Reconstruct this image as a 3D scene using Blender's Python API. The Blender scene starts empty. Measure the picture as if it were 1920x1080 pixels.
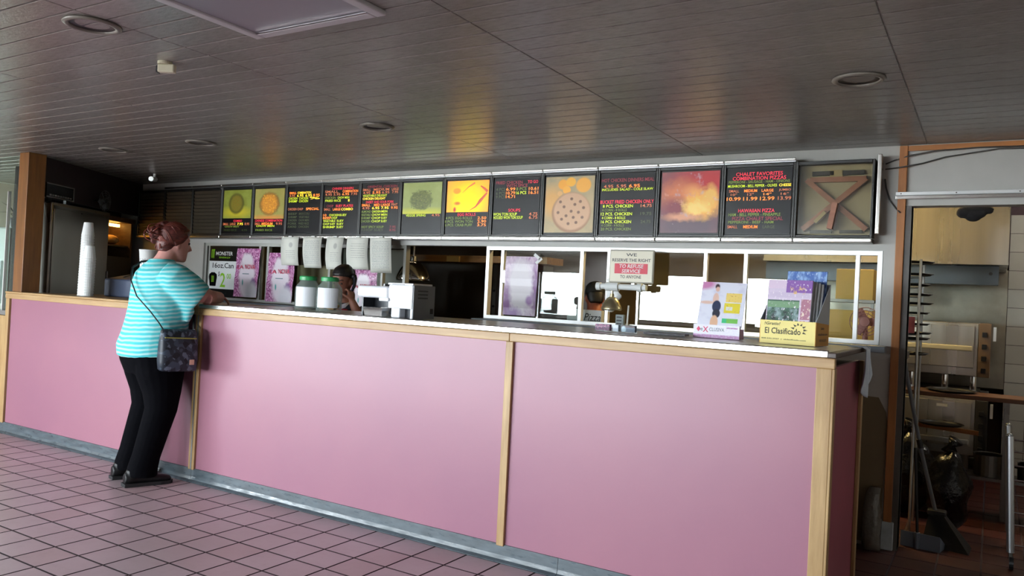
import bpy, bmesh, math, random
from mathutils import Vector, Matrix
random.seed(7)
S = bpy.context.scene
COL = S.collection
PI = math.pi

# ------------------------------------------------------------------ camera
FPX, YAW, PITCH, ROLL, CAMZ = 1473.45, 0.5492, 0.0100, 0.0503, 1.31
cd = bpy.data.cameras.new('camera')
cd.sensor_fit = 'HORIZONTAL'; cd.sensor_width = 36.0; cd.lens = FPX / 1920 * 36.0
cd.clip_start = 0.05; cd.clip_end = 200
cam = bpy.data.objects.new('camera', cd); COL.objects.link(cam)
F_ = Vector((-math.sin(YAW) * math.cos(PITCH), math.cos(YAW) * math.cos(PITCH), math.sin(PITCH)))
r0 = Vector((math.cos(YAW), math.sin(YAW), 0)); u0 = r0.cross(F_)
R_ = r0 * math.cos(ROLL) + u0 * math.sin(ROLL); U_ = -r0 * math.sin(ROLL) + u0 * math.cos(ROLL)
m3 = Matrix((R_, U_, -F_)).transposed()
cam.matrix_world = Matrix.Translation((0, 0, CAMZ)) @ m3.to_4x4()
S.camera = cam

# ------------------------------------------------------------------ sky, daylight through the windows, exposure
W = bpy.data.worlds.new('world'); S.world = W; W.use_nodes = True
bg = W.node_tree.nodes['Background']
bg.inputs[0].default_value = (0.86, 0.93, 1.0, 1); bg.inputs[1].default_value = 56.0
S.view_settings.view_transform = 'Standard'; S.view_settings.look = 'None'
S.view_settings.gamma = 1.0; S.view_settings.use_curve_mapping = False
S.view_settings.exposure = 0.0
S.cycles.use_denoising = True
S.cycles.max_bounces = 7; S.cycles.diffuse_bounces = 4; S.cycles.glossy_bounces = 3
S.cycles.transmission_bounces = 6; S.cycles.transparent_max_bounces = 16
S.cycles.sample_clamp_indirect = 6.0; S.cycles.use_adaptive_sampling = True; S.cycles.adaptive_threshold = 0.02
S.cycles.caustics_reflective = False; S.cycles.caustics_refractive = False

XL, XR, YF = -9.4, 3.6, -6.0          # left wall, right wall, storefront
YB0, YB1 = 4.90, 5.00                 # back wall with the serving hatches
ZC = 2.266                            # ceiling
WINZ = (0.62, 1.90)
FRONT_WINS = [(-9.3, -7.2), (-7.12, -5.0), (-4.92, -2.7)]
LEFT_WINS = [(-5.9, -4.4), (-4.3, -2.8), (-2.7, -1.0)]
ADDED_SIDE_WIN = (3.5, 4.2)  # added window out of view, brightens the ceiling and freezer behind the glass

def portal(loc, rot, sx, sy):          # lets the renderer sample the sky through a window opening
    l = bpy.data.lights.new('window_daylight', 'AREA'); l.shape = 'RECTANGLE'; l.size = sx; l.size_y = sy
    l.cycles.is_portal = True
    o = bpy.data.objects.new('window_daylight', l); o.location = loc; o.rotation_euler = rot; COL.objects.link(o)
zc_ = sum(WINZ) / 2; zh_ = WINZ[1] - WINZ[0]
for a, b in FRONT_WINS: portal(((a + b) / 2, YF - 0.12, zc_), (PI / 2, 0, 0), b - a, zh_)
for a, b in LEFT_WINS: portal((XL - 0.12, (a + b) / 2, zc_), (PI / 2, 0, -PI / 2), b - a, zh_)
portal((XL - 0.12, sum(ADDED_SIDE_WIN) / 2, 1.4), (PI / 2, 0, -PI / 2), ADDED_SIDE_WIN[1] - ADDED_SIDE_WIN[0], 1.0)

# ------------------------------------------------------------------ materials
MATS = {}
def hexc(r, g, b):
    f = lambda c: (c / 255 / 12.92) if c / 255 <= 0.04045 else ((c / 255 + 0.055) / 1.055) ** 2.4
    return (f(r), f(g), f(b), 1)
def newmat(name):
    m = bpy.data.materials.new(name); m.use_nodes = True; MATS[name] = m
    return m, m.node_tree.nodes, m.node_tree.links, m.node_tree.nodes['Principled BSDF']
def mixrgb(N, L, fac, a, b, mode='MIX'):
    n = N.new('ShaderNodeMix'); n.data_type = 'RGBA'; n.blend_type = mode; n.clamp_factor = True
    for s, v in ((0, fac), (6, a), (7, b)):
        if isinstance(v, (tuple, list, float, int)): n.inputs[s].default_value = v
        else: L.new(v, n.inputs[s])
    return n.outputs[2]
def maprange(N, L, val, a, b, c=0.0, d=1.0):
    n = N.new('ShaderNodeMapRange'); n.inputs[1].default_value = a; n.inputs[2].default_value = b
    n.inputs[3].default_value = c; n.inputs[4].default_value = d; L.new(val, n.inputs[0]); return n.outputs[0]
def noise(N, L, vec, scale, detail=3, rough=0.55):
    n = N.new('ShaderNodeTexNoise'); n.inputs['Scale'].default_value = scale
    n.inputs['Detail'].default_value = detail; n.inputs['Roughness'].default_value = rough
    L.new(vec, n.inputs['Vector']); return n.outputs['Fac']
def coords(N, L, kind='Object', scale=(1, 1, 1)):
    t = N.new('ShaderNodeTexCoord'); mp = N.new('ShaderNodeMapping'); mp.inputs['Scale'].default_value = scale
    L.new(t.outputs[kind], mp.inputs['Vector']); return mp.outputs[0]
def mat(name, col, rough=0.5, metal=0.0, spec=0.5, var=None, bump=None, emit=None, es=0.0, stretch=(1, 1, 1), rand=0.0, coat=0.0, var_col=None, rvar=None, trans=0.0):
    if name in MATS: return MATS[name]
    m, N, L, B = newmat(name)
    col = tuple(col) if len(col) == 4 else tuple(col) + (1,)
    B.inputs['Base Color'].default_value = col
    B.inputs['Roughness'].default_value = rough; B.inputs['Metallic'].default_value = metal
    B.inputs['Specular IOR Level'].default_value = spec
    B.inputs['Coat Weight'].default_value = coat; B.inputs['Coat Roughness'].default_value = 0.1
    out = None
    v = coords(N, L, 'Object', stretch) if (var or bump or rvar) else None
    if var:
        f = noise(N, L, v, var[0], 4); f = maprange(N, L, f, 0.3, 0.7)
        d = var[1]
        c2 = var_col if var_col else tuple(min(1, c * (1 + d)) for c in col[:3]) + (1,)
        c1 = col if var_col else tuple(c * (1 - d) for c in col[:3]) + (1,)
        out = mixrgb(N, L, f, c1, c2)
    if rand:
        oi = N.new('ShaderNodeObjectInfo'); k = maprange(N, L, oi.outputs['Random'], 0, 1, 1 - rand, 1 + rand)
        h = N.new('ShaderNodeHueSaturation'); L.new(k, h.inputs['Value'])
        k2 = maprange(N, L, oi.outputs['Random'], 0, 1, 0.5 - rand * 0.05, 0.5 + rand * 0.05); L.new(k2, h.inputs['Hue'])
        if out is None: h.inputs['Color'].default_value = col
        else: L.new(out, h.inputs['Color'])
        out = h.outputs[0]
    if out is not None: L.new(out, B.inputs['Base Color'])
    if rvar:
        L.new(maprange(N, L, noise(N, L, v, rvar[0], 4), 0.3, 0.7, rvar[1], rvar[2]), B.inputs['Roughness'])
    if bump:
        b = N.new('ShaderNodeBump'); b.inputs['Strength'].default_value = bump[1]; b.inputs['Distance'].default_value = bump[2] if len(bump) > 2 else 0.002
        L.new(noise(N, L, v, bump[0], 3), b.inputs['Height']); L.new(b.outputs[0], B.inputs['Normal'])
    if emit:
        B.inputs['Emission Color'].default_value = tuple(emit[:3]) + (1,); B.inputs['Emission Strength'].default_value = es
    if trans: B.inputs['Transmission Weight'].default_value = trans
    return m
def wood(name, c1, c2, axis=0, rough=0.45, spec=0.5, scale=1.0):
    if name in MATS: return MATS[name]
    m, N, L, B = newmat(name)
    st = [22 * scale] * 3; st[axis] = 1.6 * scale
    v = coords(N, L, 'Object', tuple(st))
    f = noise(N, L, v, 1.6, 6, 0.65); f = maprange(N, L, f, 0.32, 0.68)
    v2 = coords(N, L, 'Object', (1.5, 1.5, 1.5)); g = noise(N, L, v2, 2.0, 3)
    c = mixrgb(N, L, f, c1, c2); c = mixrgb(N, L, maprange(N, L, g, 0.35, 0.7, 0, 0.35), c, tuple(x * 0.55 for x in c1[:3]) + (1,))
    L.new(c, B.inputs['Base Color']); B.inputs['Roughness'].default_value = rough; B.inputs['Specular IOR Level'].default_value = spec
    b = N.new('ShaderNodeBump'); b.inputs['Strength'].default_value = 0.15; b.inputs['Distance'].default_value = 0.001
    L.new(f, b.inputs['Height']); L.new(b.outputs[0], B.inputs['Normal'])
    return m
def thinglass(name, tint=(1, 1, 1), refl=2.0, rough=0.0):
    if name in MATS: return MATS[name]
    m, N, L, B = newmat(name); N.remove(B)
    t = N.new('ShaderNodeBsdfTransparent'); t.inputs[0].default_value = tuple(tint) + (1,)
    g = N.new('ShaderNodeBsdfGlossy'); g.inputs['Roughness'].default_value = rough
    fr = N.new('ShaderNodeLayerWeight'); fr.inputs[0].default_value = .5      # Schlick reflectance, the same from both sides
    p5 = N.new('ShaderNodeMath'); p5.operation = 'POWER'; p5.inputs[1].default_value = 5.0; L.new(fr.outputs['Facing'], p5.inputs[0])
    s5 = N.new('ShaderNodeMath'); s5.operation = 'MULTIPLY_ADD'; s5.inputs[1].default_value = .96; s5.inputs[2].default_value = .04; L.new(p5.outputs[0], s5.inputs[0])
    k = N.new('ShaderNodeMath'); k.operation = 'MULTIPLY'; k.use_clamp = True; k.inputs[1].default_value = refl; L.new(s5.outputs[0], k.inputs[0])
    mx = N.new('ShaderNodeMixShader'); L.new(k.outputs[0], mx.inputs[0]); L.new(t.outputs[0], mx.inputs[1]); L.new(g.outputs[0], mx.inputs[2])
    L.new(mx.outputs[0], N['Material Output'].inputs[0]); return m
def prt(name, bgc, shapes, es=0.0, rough=0.4, spec=0.4):
    """A printed sheet: flat shapes laid over a ground colour in the sheet's own UV space; es > 0 for back-lit film."""
    if name in MATS: return MATS[name]
    m, N, L, B = newmat(name)
    uv = N.new('ShaderNodeTexCoord').outputs['UV']
    sep = N.new('ShaderNodeSeparateXYZ'); L.new(uv, sep.inputs[0])
    def mth(op, a, b=None, clamp=False):
        n = N.new('ShaderNodeMath'); n.operation = op; n.use_clamp = clamp
        for i, x in ((0, a), (1, b)):
            if x is None: continue
            if isinstance(x, (int, float)): n.inputs[i].default_value = x
            else: L.new(x, n.inputs[i])
        return n.outputs[0]
    c = tuple(bgc) if len(bgc) == 4 else tuple(bgc) + (1,)
    for s in shapes:
        k = s[0]
        if k == 'e':
            _, cx, cy, rx, ry, col, soft = s[:7]; wob = s[7] if len(s) > 7 else 0
            x, y = sep.outputs[0], sep.outputs[1]
            if wob:
                nn = noise(N, L, uv, s[8] if len(s) > 8 else 8, 3); w = mth('MULTIPLY', mth('SUBTRACT', nn, 0.5), wob)
                x = mth('ADD', x, w); y = mth('SUBTRACT', y, w)
            dx = mth('DIVIDE', mth('SUBTRACT', x, cx), rx); dy = mth('DIVIDE', mth('SUBTRACT', y, cy), ry)
            d = mth('SQRT', mth('ADD', mth('MULTIPLY', dx, dx), mth('MULTIPLY', dy, dy)))
            fac = maprange(N, L, d, 1 + soft, 1 - soft)
        elif k == 'r':
            _, x0, y0, x1, y1, col = s
            fac = mth('MULTIPLY', mth('MULTIPLY', mth('GREATER_THAN', sep.outputs[0], x0), mth('LESS_THAN', sep.outputs[0], x1)),
                      mth('MULTIPLY', mth('GREATER_THAN', sep.outputs[1], y0), mth('LESS_THAN', sep.outputs[1], y1)))
        elif k == 'n':
            _, sc, col, lo, hi = s[:5]
            fac = maprange(N, L, noise(N, L, uv, sc, 4), lo, hi)
            if len(s) > 5:
                x0, y0, x1, y1 = s[5]
                fac = mth('MULTIPLY', fac, mth('MULTIPLY', mth('MULTIPLY', mth('GREATER_THAN', sep.outputs[0], x0), mth('LESS_THAN', sep.outputs[0], x1)),
                      mth('MULTIPLY', mth('GREATER_THAN', sep.outputs[1], y0), mth('LESS_THAN', sep.outputs[1], y1))))
        elif k == 'v':
            _, sc, col, lo, hi = s
            n = N.new('ShaderNodeTexVoronoi'); n.inputs['Scale'].default_value = sc; L.new(uv, n.inputs['Vector'])
            sp = N.new('ShaderNodeSeparateColor'); L.new(n.outputs['Color'], sp.inputs[0])
            fac = maprange(N, L, sp.outputs[0], lo, hi)
        elif k == 'l':      # thin print lines: repeats along v
            _, nrow, duty, col, box = s
            fr = mth('FRACT', mth('MULTIPLY', sep.outputs[1], nrow))
            fac = mth('LESS_THAN', fr, duty)
            x0, y0, x1, y1 = box
            fac = mth('MULTIPLY', fac, mth('MULTIPLY', mth('MULTIPLY', mth('GREATER_THAN', sep.outputs[0], x0), mth('LESS_THAN', sep.outputs[0], x1)),
                  mth('MULTIPLY', mth('GREATER_THAN', sep.outputs[1], y0), mth('LESS_THAN', sep.outputs[1], y1))))
            cb = N.new('ShaderNodeCombineXYZ'); L.new(mth('MULTIPLY', sep.outputs[0], 30), cb.inputs[0]); L.new(mth('FLOOR', mth('MULTIPLY', sep.outputs[1], nrow)), cb.inputs[1])
            fac = mth('MULTIPLY', fac, maprange(N, L, noise(N, L, cb.outputs[0], 1.0, 1), 0.42, 0.5))
        col = tuple(col) if len(col) == 4 else tuple(col) + (1,)
        c = mixrgb(N, L, fac, c, col)
    if isinstance(c, tuple): B.inputs['Base Color'].default_value = c
    else: L.new(c, B.inputs['Base Color'])
    B.inputs['Roughness'].default_value = rough; B.inputs['Specular IOR Level'].default_value = spec
    if es:
        if isinstance(c, tuple): B.inputs['Emission Color'].default_value = c
        else: L.new(c, B.inputs['Emission Color'])
        B.inputs['Emission Strength'].default_value = es
    return m

# ------------------------------------------------------------------ mesh helpers
def V(*a): return Vector(a)
class MB:
    def __init__(self): self.v = []; self.f = []
    def add(self, vs, fs):
        n = len(self.v); self.v += [Vector(p) for p in vs]; self.f += [tuple(i + n for i in f) for f in fs]; return self
    def box(self, x0, x1, y0, y1, z0, z1):
        return self.add([(x0, y0, z0), (x1, y0, z0), (x1, y1, z0), (x0, y1, z0), (x0, y0, z1), (x1, y0, z1), (x1, y1, z1), (x0, y1, z1)],
                        [(3, 2, 1, 0), (4, 5, 6, 7), (0, 1, 5, 4), (1, 2, 6, 5), (2, 3, 7, 6), (3, 0, 4, 7)])
    def obox(self, c, s, M=None):
        b = MB().box(-s[0] / 2, s[0] / 2, -s[1] / 2, s[1] / 2, -s[2] / 2, s[2] / 2)
        M = M or Matrix.Identity(3)
        return self.add([Vector(c) + M @ p for p in b.v], b.f)
    def beam(self, p0, p1, w, h, up=(0, 0, 1)):
        p0, p1 = Vector(p0), Vector(p1); d = (p1 - p0); l = d.length; d.normalize()
        s = d.cross(Vector(up))
        if s.length < 1e-4: s = d.cross(Vector((0, 1, 0)))
        s.normalize(); u = s.cross(d)
        M = Matrix((d, s, u)).transposed()
        return self.obox((p0 + p1) / 2, (l, w, h), M)
    def tube(self, pts, rad, seg=12, side=None, cap=True, close=False):
        pts = [Vector(p) for p in pts]; n = len(pts); rings = []
        prev = Vector(side) if side is not None else None
        for i, p in enumerate(pts):
            if close: t = pts[(i + 1) % n] - pts[i - 1]
            else: t = pts[min(i + 1, n - 1)] - pts[max(i - 1, 0)]
            t.normalize()
            if prev is None:
                prev = t.cross(Vector((0, 0, 1)))
                if prev.length < 1e-3: prev = t.cross(Vector((0, 1, 0)))
            a = prev - t * prev.dot(t)
            if a.length < 1e-5: a = t.orthogonal()
            a.normalize(); b = t.cross(a)
            if side is None: prev = a
            r = rad[i] if isinstance(rad, (list, tuple)) else rad
            ra, rb = r if isinstance(r, (list, tuple)) else (r, r)
            rings.append([p + a * (ra * math.cos(2 * PI * k / seg)) + b * (rb * math.sin(2 * PI * k / seg)) for k in range(seg)])
        vs = [q for r in rings for q in r]; fs = []
        m = n if close else n - 1
        for i in range(m):
            j = (i + 1) % n
            for k in range(seg):
                k2 = (k + 1) % seg; fs.append((i * seg + k, i * seg + k2, j * seg + k2, j * seg + k))
        if cap and not close:
            fs.append(tuple(reversed(range(seg)))); fs.append(tuple(range((n - 1) * seg, n * seg)))
        return self.add(vs, fs)
    def cyl(self, p0, p1, r0, r1=None, seg=16): return self.tube([p0, p1], [r0, r1 if r1 is not None else r0], seg)
    def rings(self, rr, seg=20, fr=None):
        """stack of horizontal ellipses: (z, cx, cy, rx, ry); fr maps (a, b, z) to the world"""
        fr = fr or (lambda a, b, z: Vector((a, b, z)))
        vs = []; fs = []
        for (z, cx, cy, rx, ry) in rr:
            vs += [fr(cx + rx * math.cos(2 * PI * k / seg), cy + ry * math.sin(2 * PI * k / seg), z) for k in range(seg)]
        n = len(rr)
        for i in range(n - 1):
            for k in range(seg):
                k2 = (k + 1) % seg; fs.append((i * seg + k, i * seg + k2, (i + 1) * seg + k2, (i + 1) * seg + k))
        fs.append(tuple(reversed(range(seg)))); fs.append(tuple(range((n - 1) * seg, n * seg)))
        return self.add(vs, fs)
    def lathe(self, c, prof, seg=24, M=None):
        """prof: (radius, height) pairs turned about the local z axis through c; ends closed when the radius is 0"""
        M = M or Matrix.Identity(3); c = Vector(c); vs = []; fs = []; idx = []
        for r, z in prof:
            if r < 1e-6: idx.append([len(vs)] * seg); vs.append(c + M @ Vector((0, 0, z)))
            else:
                idx.append([len(vs) + k for k in range(seg)])
                vs += [c + M @ Vector((r * math.cos(2 * PI * k / seg), r * math.sin(2 * PI * k / seg), z)) for k in range(seg)]
        for i in range(len(prof) - 1):
            for k in range(seg):
                k2 = (k + 1) % seg; q = [idx[i][k], idx[i][k2], idx[i + 1][k2], idx[i + 1][k]]
                u = []
                for x in q:
                    if x not in u: u.append(x)
                if len(u) > 2: fs.append(tuple(u))
        return self.add(vs, fs)
    def ell(self, c, r, seg=14, rin=9, M=None):
        prof = [(math.sin(PI * i / rin), -math.cos(PI * i / rin)) for i in range(rin + 1)]; prof[0] = (0, -1); prof[-1] = (0, 1)
        b = MB().lathe((0, 0, 0), prof, seg); M = M or Matrix.Identity(3)
        return self.add([Vector(c) + M @ Vector((p.x * r[0], p.y * r[1], p.z * r[2])) for p in b.v], b.f)
    def prism(self, poly, y0, y1):
        """outline in x-z, counter-clockwise seen from -y, extruded in y"""
        n = len(poly)
        vs = [(x, y0, z) for x, z in poly] + [(x, y1, z) for x, z in poly]
        fs = [tuple(range(n)), tuple(reversed(range(n, 2 * n)))] + [(i, n + i, n + (i + 1) % n, (i + 1) % n) for i in range(n)]
        return self.add(vs, fs)
    def xf(self, M, t=(0, 0, 0)):
        self.v = [M @ p + Vector(t) for p in self.v]; return self
    def mesh(self, name, off=Vector((0, 0, 0)), uv='xz', smooth=False):
        me = bpy.data.meshes.new(name); me.from_pydata([tuple(p - off) for p in self.v], [], self.f); 
        if uv:
            ax = {'x': 0, 'y': 1, 'z': 2}; a, b = ax[uv[0]], ax[uv[1]]
            lo = [min(p[i] for p in self.v) for i in range(3)]; hi = [max(p[i] for p in self.v) for i in range(3)]
            lay = me.uv_layers.new(name='UVMap'); sa = max(1e-6, hi[a] - lo[a]); sb = max(1e-6, hi[b] - lo[b])
            for lp in me.loops:
                p = self.v[lp.vertex_index]; lay.data[lp.index].uv = ((p[a] - lo[a]) / sa, (p[b] - lo[b]) / sb)
        if smooth: me.polygons.foreach_set('use_smooth', [True] * len(me.polygons))
        me.update(); return me
    def build(self, name, m, parent=None, bevel=0.0, smooth=False, local=False, uv='xz', origin=None, seg=2):
        if parent is not None: off = Vector((0, 0, 0)) if local else wloc(parent)
        elif origin is not None: off = Vector(origin)
        else:
            lo = [min(p[i] for p in self.v) for i in range(3)]; hi = [max(p[i] for p in self.v) for i in range(3)]
            off = Vector(((lo[0] + hi[0]) / 2, (lo[1] + hi[1]) / 2, lo[2]))
        o = bpy.data.objects.new(name, self.mesh(name, off, uv, smooth)); COL.objects.link(o)
        if m is not None: o.data.materials.append(m)
        if parent is not None: o.parent = parent
        else: o.location = off
        if bevel:
            b = o.modifiers.new('edges', 'BEVEL'); b.width = bevel; b.segments = seg; b.limit_method = 'ANGLE'; b.angle_limit = math.radians(40)
        if smooth and bevel == 0: pass
        return o
def wloc(o):
    t = Vector((0, 0, 0))
    while o is not None: t += o.location; o = o.parent
    return t
def B_(x0, x1, y0, y1, z0, z1): return MB().box(x0, x1, y0, y1, z0, z1)
def tag(o, label=None, cat=None, group=None, kind=None):
    if label: o['label'] = label
    if cat: o['category'] = cat
    if group: o['group'] = group
    if kind: o['kind'] = kind
    return o
def thing(name, label, cat, loc=(0, 0, 0), rz=0.0, group=None):
    o = bpy.data.objects.new(name, None); COL.objects.link(o); o.location = loc; o.rotation_euler = (0, 0, rz); o.empty_display_size = 0.05
    return tag(o, label, cat, group)
def struct(name, mb, m, label=None, **k):
    o = mb.build(name, m, **k); tag(o, label or name.replace('_', ' '), None, None, 'structure'); return o
def copy_of(o, parent, loc=None):
    c = o.copy(); COL.objects.link(c); c.parent = parent
    if loc is not None: c.location = loc
    return c
def remesh(mb, voxel, smooth=4, fac=0.5):
    """fuse closed shapes into one continuous skin"""
    me = mb.mesh('raw', uv=None); o = bpy.data.objects.new('raw', me); COL.objects.link(o)
    bm = bmesh.new(); bm.from_mesh(me); bmesh.ops.recalc_face_normals(bm, faces=bm.faces); bm.to_mesh(me); bm.free()
    r = o.modifiers.new('r', 'REMESH'); r.mode = 'VOXEL'; r.voxel_size = voxel; r.use_smooth_shade = True
    if smooth:
        s = o.modifiers.new('s', 'SMOOTH'); s.iterations = smooth; s.factor = fac
    dg = bpy.context.evaluated_depsgraph_get(); ev = o.evaluated_get(dg)
    out = bpy.data.meshes.new_from_object(ev); bpy.data.objects.remove(o); bpy.data.meshes.remove(me)
    return out
def skin(name, mb, m, parent, voxel=0.008, smooth=4):
    me = remesh(mb, voxel, smooth); off = wloc(parent) if parent else Vector((0, 0, 0))
    me.transform(Matrix.Translation(-off)); me.materials.clear(); me.materials.append(m)
    me.polygons.foreach_set('use_smooth', [True] * len(me.polygons))
    o = bpy.data.objects.new(name, me); COL.objects.link(o); o.parent = parent; return o
ORD = ('first second third fourth fifth sixth seventh eighth ninth tenth eleventh twelfth thirteenth fourteenth fifteenth sixteenth seventeenth eighteenth nineteenth twentieth twenty-first twenty-second twenty-third twenty-fourth').split()
# lettering: the outline of a line of text, normalised to a unit box
_TX = {}
def glyphs(body):
    if body not in _TX:
        cu = bpy.data.curves.new('t', 'FONT'); cu.body = body; cu.resolution_u = 2; cu.size = 1; cu.offset = .012
        o = bpy.data.objects.new('t', cu)
        me = o.to_mesh()
        vs = [v.co.copy() for v in me.vertices]; fs = [tuple(p.vertices) for p in me.polygons]; o.to_mesh_clear(); bpy.data.objects.remove(o)
        x0 = min(v.x for v in vs); x1 = max(v.x for v in vs); y0 = min(v.y for v in vs); y1 = max(v.y for v in vs)
        _TX[body] = ([((v.x - x0) / (x1 - x0), (v.y - y0) / (y1 - y0)) for v in vs], fs, (x1 - x0) / (y1 - y0))
    return _TX[body]
def textmb(body, w, h, slant=0.0):
    """letters in the x-z plane facing -y, lower left at 0"""
    vs, fs, asp = glyphs(body)
    if w is None: w = h * asp
    return MB().add([(x * w + slant * y * h, 0, y * h) for x, y in vs], fs), w
def text(body, x, y, z, h, m, parent, w=None, align='C', slant=0.0, M=None, name='lettering', local=False):
    mb, w = textmb(body, w, h, slant)
    sx = {'C': -w / 2, 'L': 0, 'R': -w}[align]
    for p in mb.v: p.x += sx
    if M is not None: mb.v = [M @ p for p in mb.v]
    for p in mb.v: p += Vector((x, y, z))
    return mb.build(name, m, parent, uv=None, local=local)

# ================================================================== THE ROOM
def wall_grid(u0, u1, z0, z1, d0, d1, holes, axis):
    us = sorted({u0, u1} | {h[0] for h in holes} | {h[1] for h in holes}); zs = sorted({z0, z1} | {h[2] for h in holes} | {h[3] for h in holes})
    def solid(i, j):
        if not (0 <= i < len(us) - 1 and 0 <= j < len(zs) - 1): return False
        cu, cz = (us[i] + us[i + 1]) / 2, (zs[j] + zs[j + 1]) / 2
        return not any(h[0] < cu < h[1] and h[2] < cz < h[3] for h in holes)
    P = (lambda u, d, z: (u, d, z)) if axis == 'y' else (lambda u, d, z: (d, u, z))
    mb = MB(); ix = {}
    def vi(i, d, j):
        k = (i, d, j)
        if k not in ix: ix[k] = len(mb.v); mb.v.append(Vector(P(us[i], d, zs[j])))
        return ix[k]
    for i in range(len(us) - 1):
        for j in range(len(zs) - 1):
            if not solid(i, j): continue
            q = lambda d: [vi(i, d, j), vi(i + 1, d, j), vi(i + 1, d, j + 1), vi(i, d, j + 1)]
            mb.f.append(tuple(q(d0))); mb.f.append(tuple(reversed(q(d1))))
            if not solid(i - 1, j): mb.f.append((vi(i, d0, j), vi(i, d0, j + 1), vi(i, d1, j + 1), vi(i, d1, j)))
            if not solid(i + 1, j): mb.f.append((vi(i + 1, d0, j), vi(i + 1, d1, j), vi(i + 1, d1, j + 1), vi(i + 1, d0, j + 1)))
            if not solid(i, j - 1): mb.f.append((vi(i, d0, j), vi(i, d1, j), vi(i + 1, d1, j), vi(i + 1, d0, j)))
            if not solid(i, j + 1): mb.f.append((vi(i, d0, j + 1), vi(i + 1, d0, j + 1), vi(i + 1, d1, j + 1), vi(i, d1, j + 1)))
    return mb

wall_grey = mat('wall_grey', hexc(196, 195, 190), 0.55, var=(3, 0.06), bump=(60, 0.15, 0.001))
wall_cream = mat('wall_cream', hexc(196, 186, 170), 0.6, var=(2, 0.06))
wall_dark = mat('wall_dark', hexc(40, 24, 27), 0.6, var=(3, 0.15))
wall_kit = mat('wall_kitchen', hexc(120, 108, 92), 0.5, var=(2, 0.2))
asphalt = mat('outside_ground', hexc(176, 174, 168), 0.9, var=(0.6, 0.15))
alu_white = mat('alu_white', hexc(240, 241, 240), 0.38, 0.45)
alu = mat('aluminium', hexc(190, 193, 196), 0.28, 0.9)
chrome = mat('chrome', hexc(225, 226, 228), 0.12, 1.0)
steel = mat('stainless', hexc(190, 187, 180), 0.3, 0.9, rvar=(2.2, 0.22, 0.42), var=(2.4, .10), stretch=(4, 4, .12))
steel_dark = mat('stainless_dull', hexc(120, 118, 114), 0.35, 1.0, rvar=(2, 0.25, 0.5))
black = mat('black_paint', hexc(16, 16, 18), 0.45)
blackgloss = mat('black_gloss', hexc(12, 12, 14), 0.22)
pane = thinglass('hatch_pane', (0.92, 0.96, 0.94), 1.2)
pane_store = thinglass('storefront_pane', (0.97, 0.985, 0.98), 0.6)
white_paint = mat('white_paint', hexc(226, 228, 226), 0.5, var=(4, 0.04))
oak = wood('oak_x', hexc(188, 156, 110), hexc(158, 122, 80), 0)
oak_z = wood('oak_z', hexc(188, 156, 108), hexc(152, 118, 74), 2)
pine = wood('orange_trim', hexc(186, 122, 66), hexc(158, 98, 50), 2)
pine_x = wood('orange_trim_x', hexc(186, 122, 66), hexc(158, 98, 50), 0)
post_wood = wood('post_wood', hexc(132, 86, 40), hexc(104, 64, 28), 2)
brown_wood = wood('brown_wood', hexc(112, 78, 56), hexc(86, 58, 42), 0)

# --- ground outside, seen through and mirrored by the windows
struct('floor_outside', B_(-40, 30, -45, 20, -0.30, -0.22), asphalt, 'pale paving outside the windows')

# --- floor of pinkish square tiles
TS, BX0, AY0 = 0.1974, -3.1901, 1.9155
grout = mat('grout', hexc(56, 38, 44), 0.8, var=(20, 0.2))
def tile_material():
    m, N, L, B = newmat('floor_tile')
    g = N.new('ShaderNodeNewGeometry'); oi = N.new('ShaderNodeObjectInfo')
    a = noise(N, L, g.outputs['Position'], 1.3, 4); b = noise(N, L, g.outputs['Position'], 24, 3)
    c = mixrgb(N, L, maprange(N, L, a, .35, .68), hexc(198, 178, 184), hexc(188, 166, 170))
    c = mixrgb(N, L, maprange(N, L, b, .5, .8, 0, .25), c, hexc(166, 140, 146))
    c = mixrgb(N, L, maprange(N, L, oi.outputs['Random'], .8, 1, 0, .3), c, hexc(176, 138, 136))
    L.new(c, B.inputs['Base Color']); B.inputs['Specular IOR Level'].default_value = .45
    L.new(maprange(N, L, a, .3, .7, .30, .45), B.inputs['Roughness'])
    return m
tile_m = tile_material()
floor = struct('floor', B_(XL, XR, YF, 3.36, -0.12, -0.0018), grout, 'pink square tile floor with dark grout in the dining room', origin=(0, 0, 0))
def tile_mesh(name, s, m, t=0.012, gap=0.009):
    h = (s - gap) / 2; c = 0.0008
    mb = MB().add([(-h, -h, -t), (h, -h, -t), (h, h, -t), (-h, h, -t), (-h, -h, -0.0003), (h, -h, -0.0003), (h, h, -0.0003), (-h, h, -0.0003),
                   (-h + c, -h + c, 0), (h - c, -h + c, 0), (h - c, h - c, 0), (-h + c, h - c, 0)],
                  [(0, 1, 5, 4), (1, 2, 6, 5), (2, 3, 7, 6), (3, 0, 4, 7), (4, 5, 9, 8), (5, 6, 10, 9), (6, 7, 11, 10), (7, 4, 8, 11), (8, 9, 10, 11)])
    me = mb.mesh(name, uv=None); me.materials.append(m); me.materials.append(grout)
    for p in me.polygons[:8]: p.material_index = 1
    return me, mb
tme, tmb = tile_mesh('tile', TS, tile_m)
far = MB()
i0, i1 = math.ceil((XL - BX0) / TS), int((XR - BX0) / TS); j0, j1 = math.ceil((YF - AY0) / TS), int((3.34 - AY0) / TS)
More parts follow.
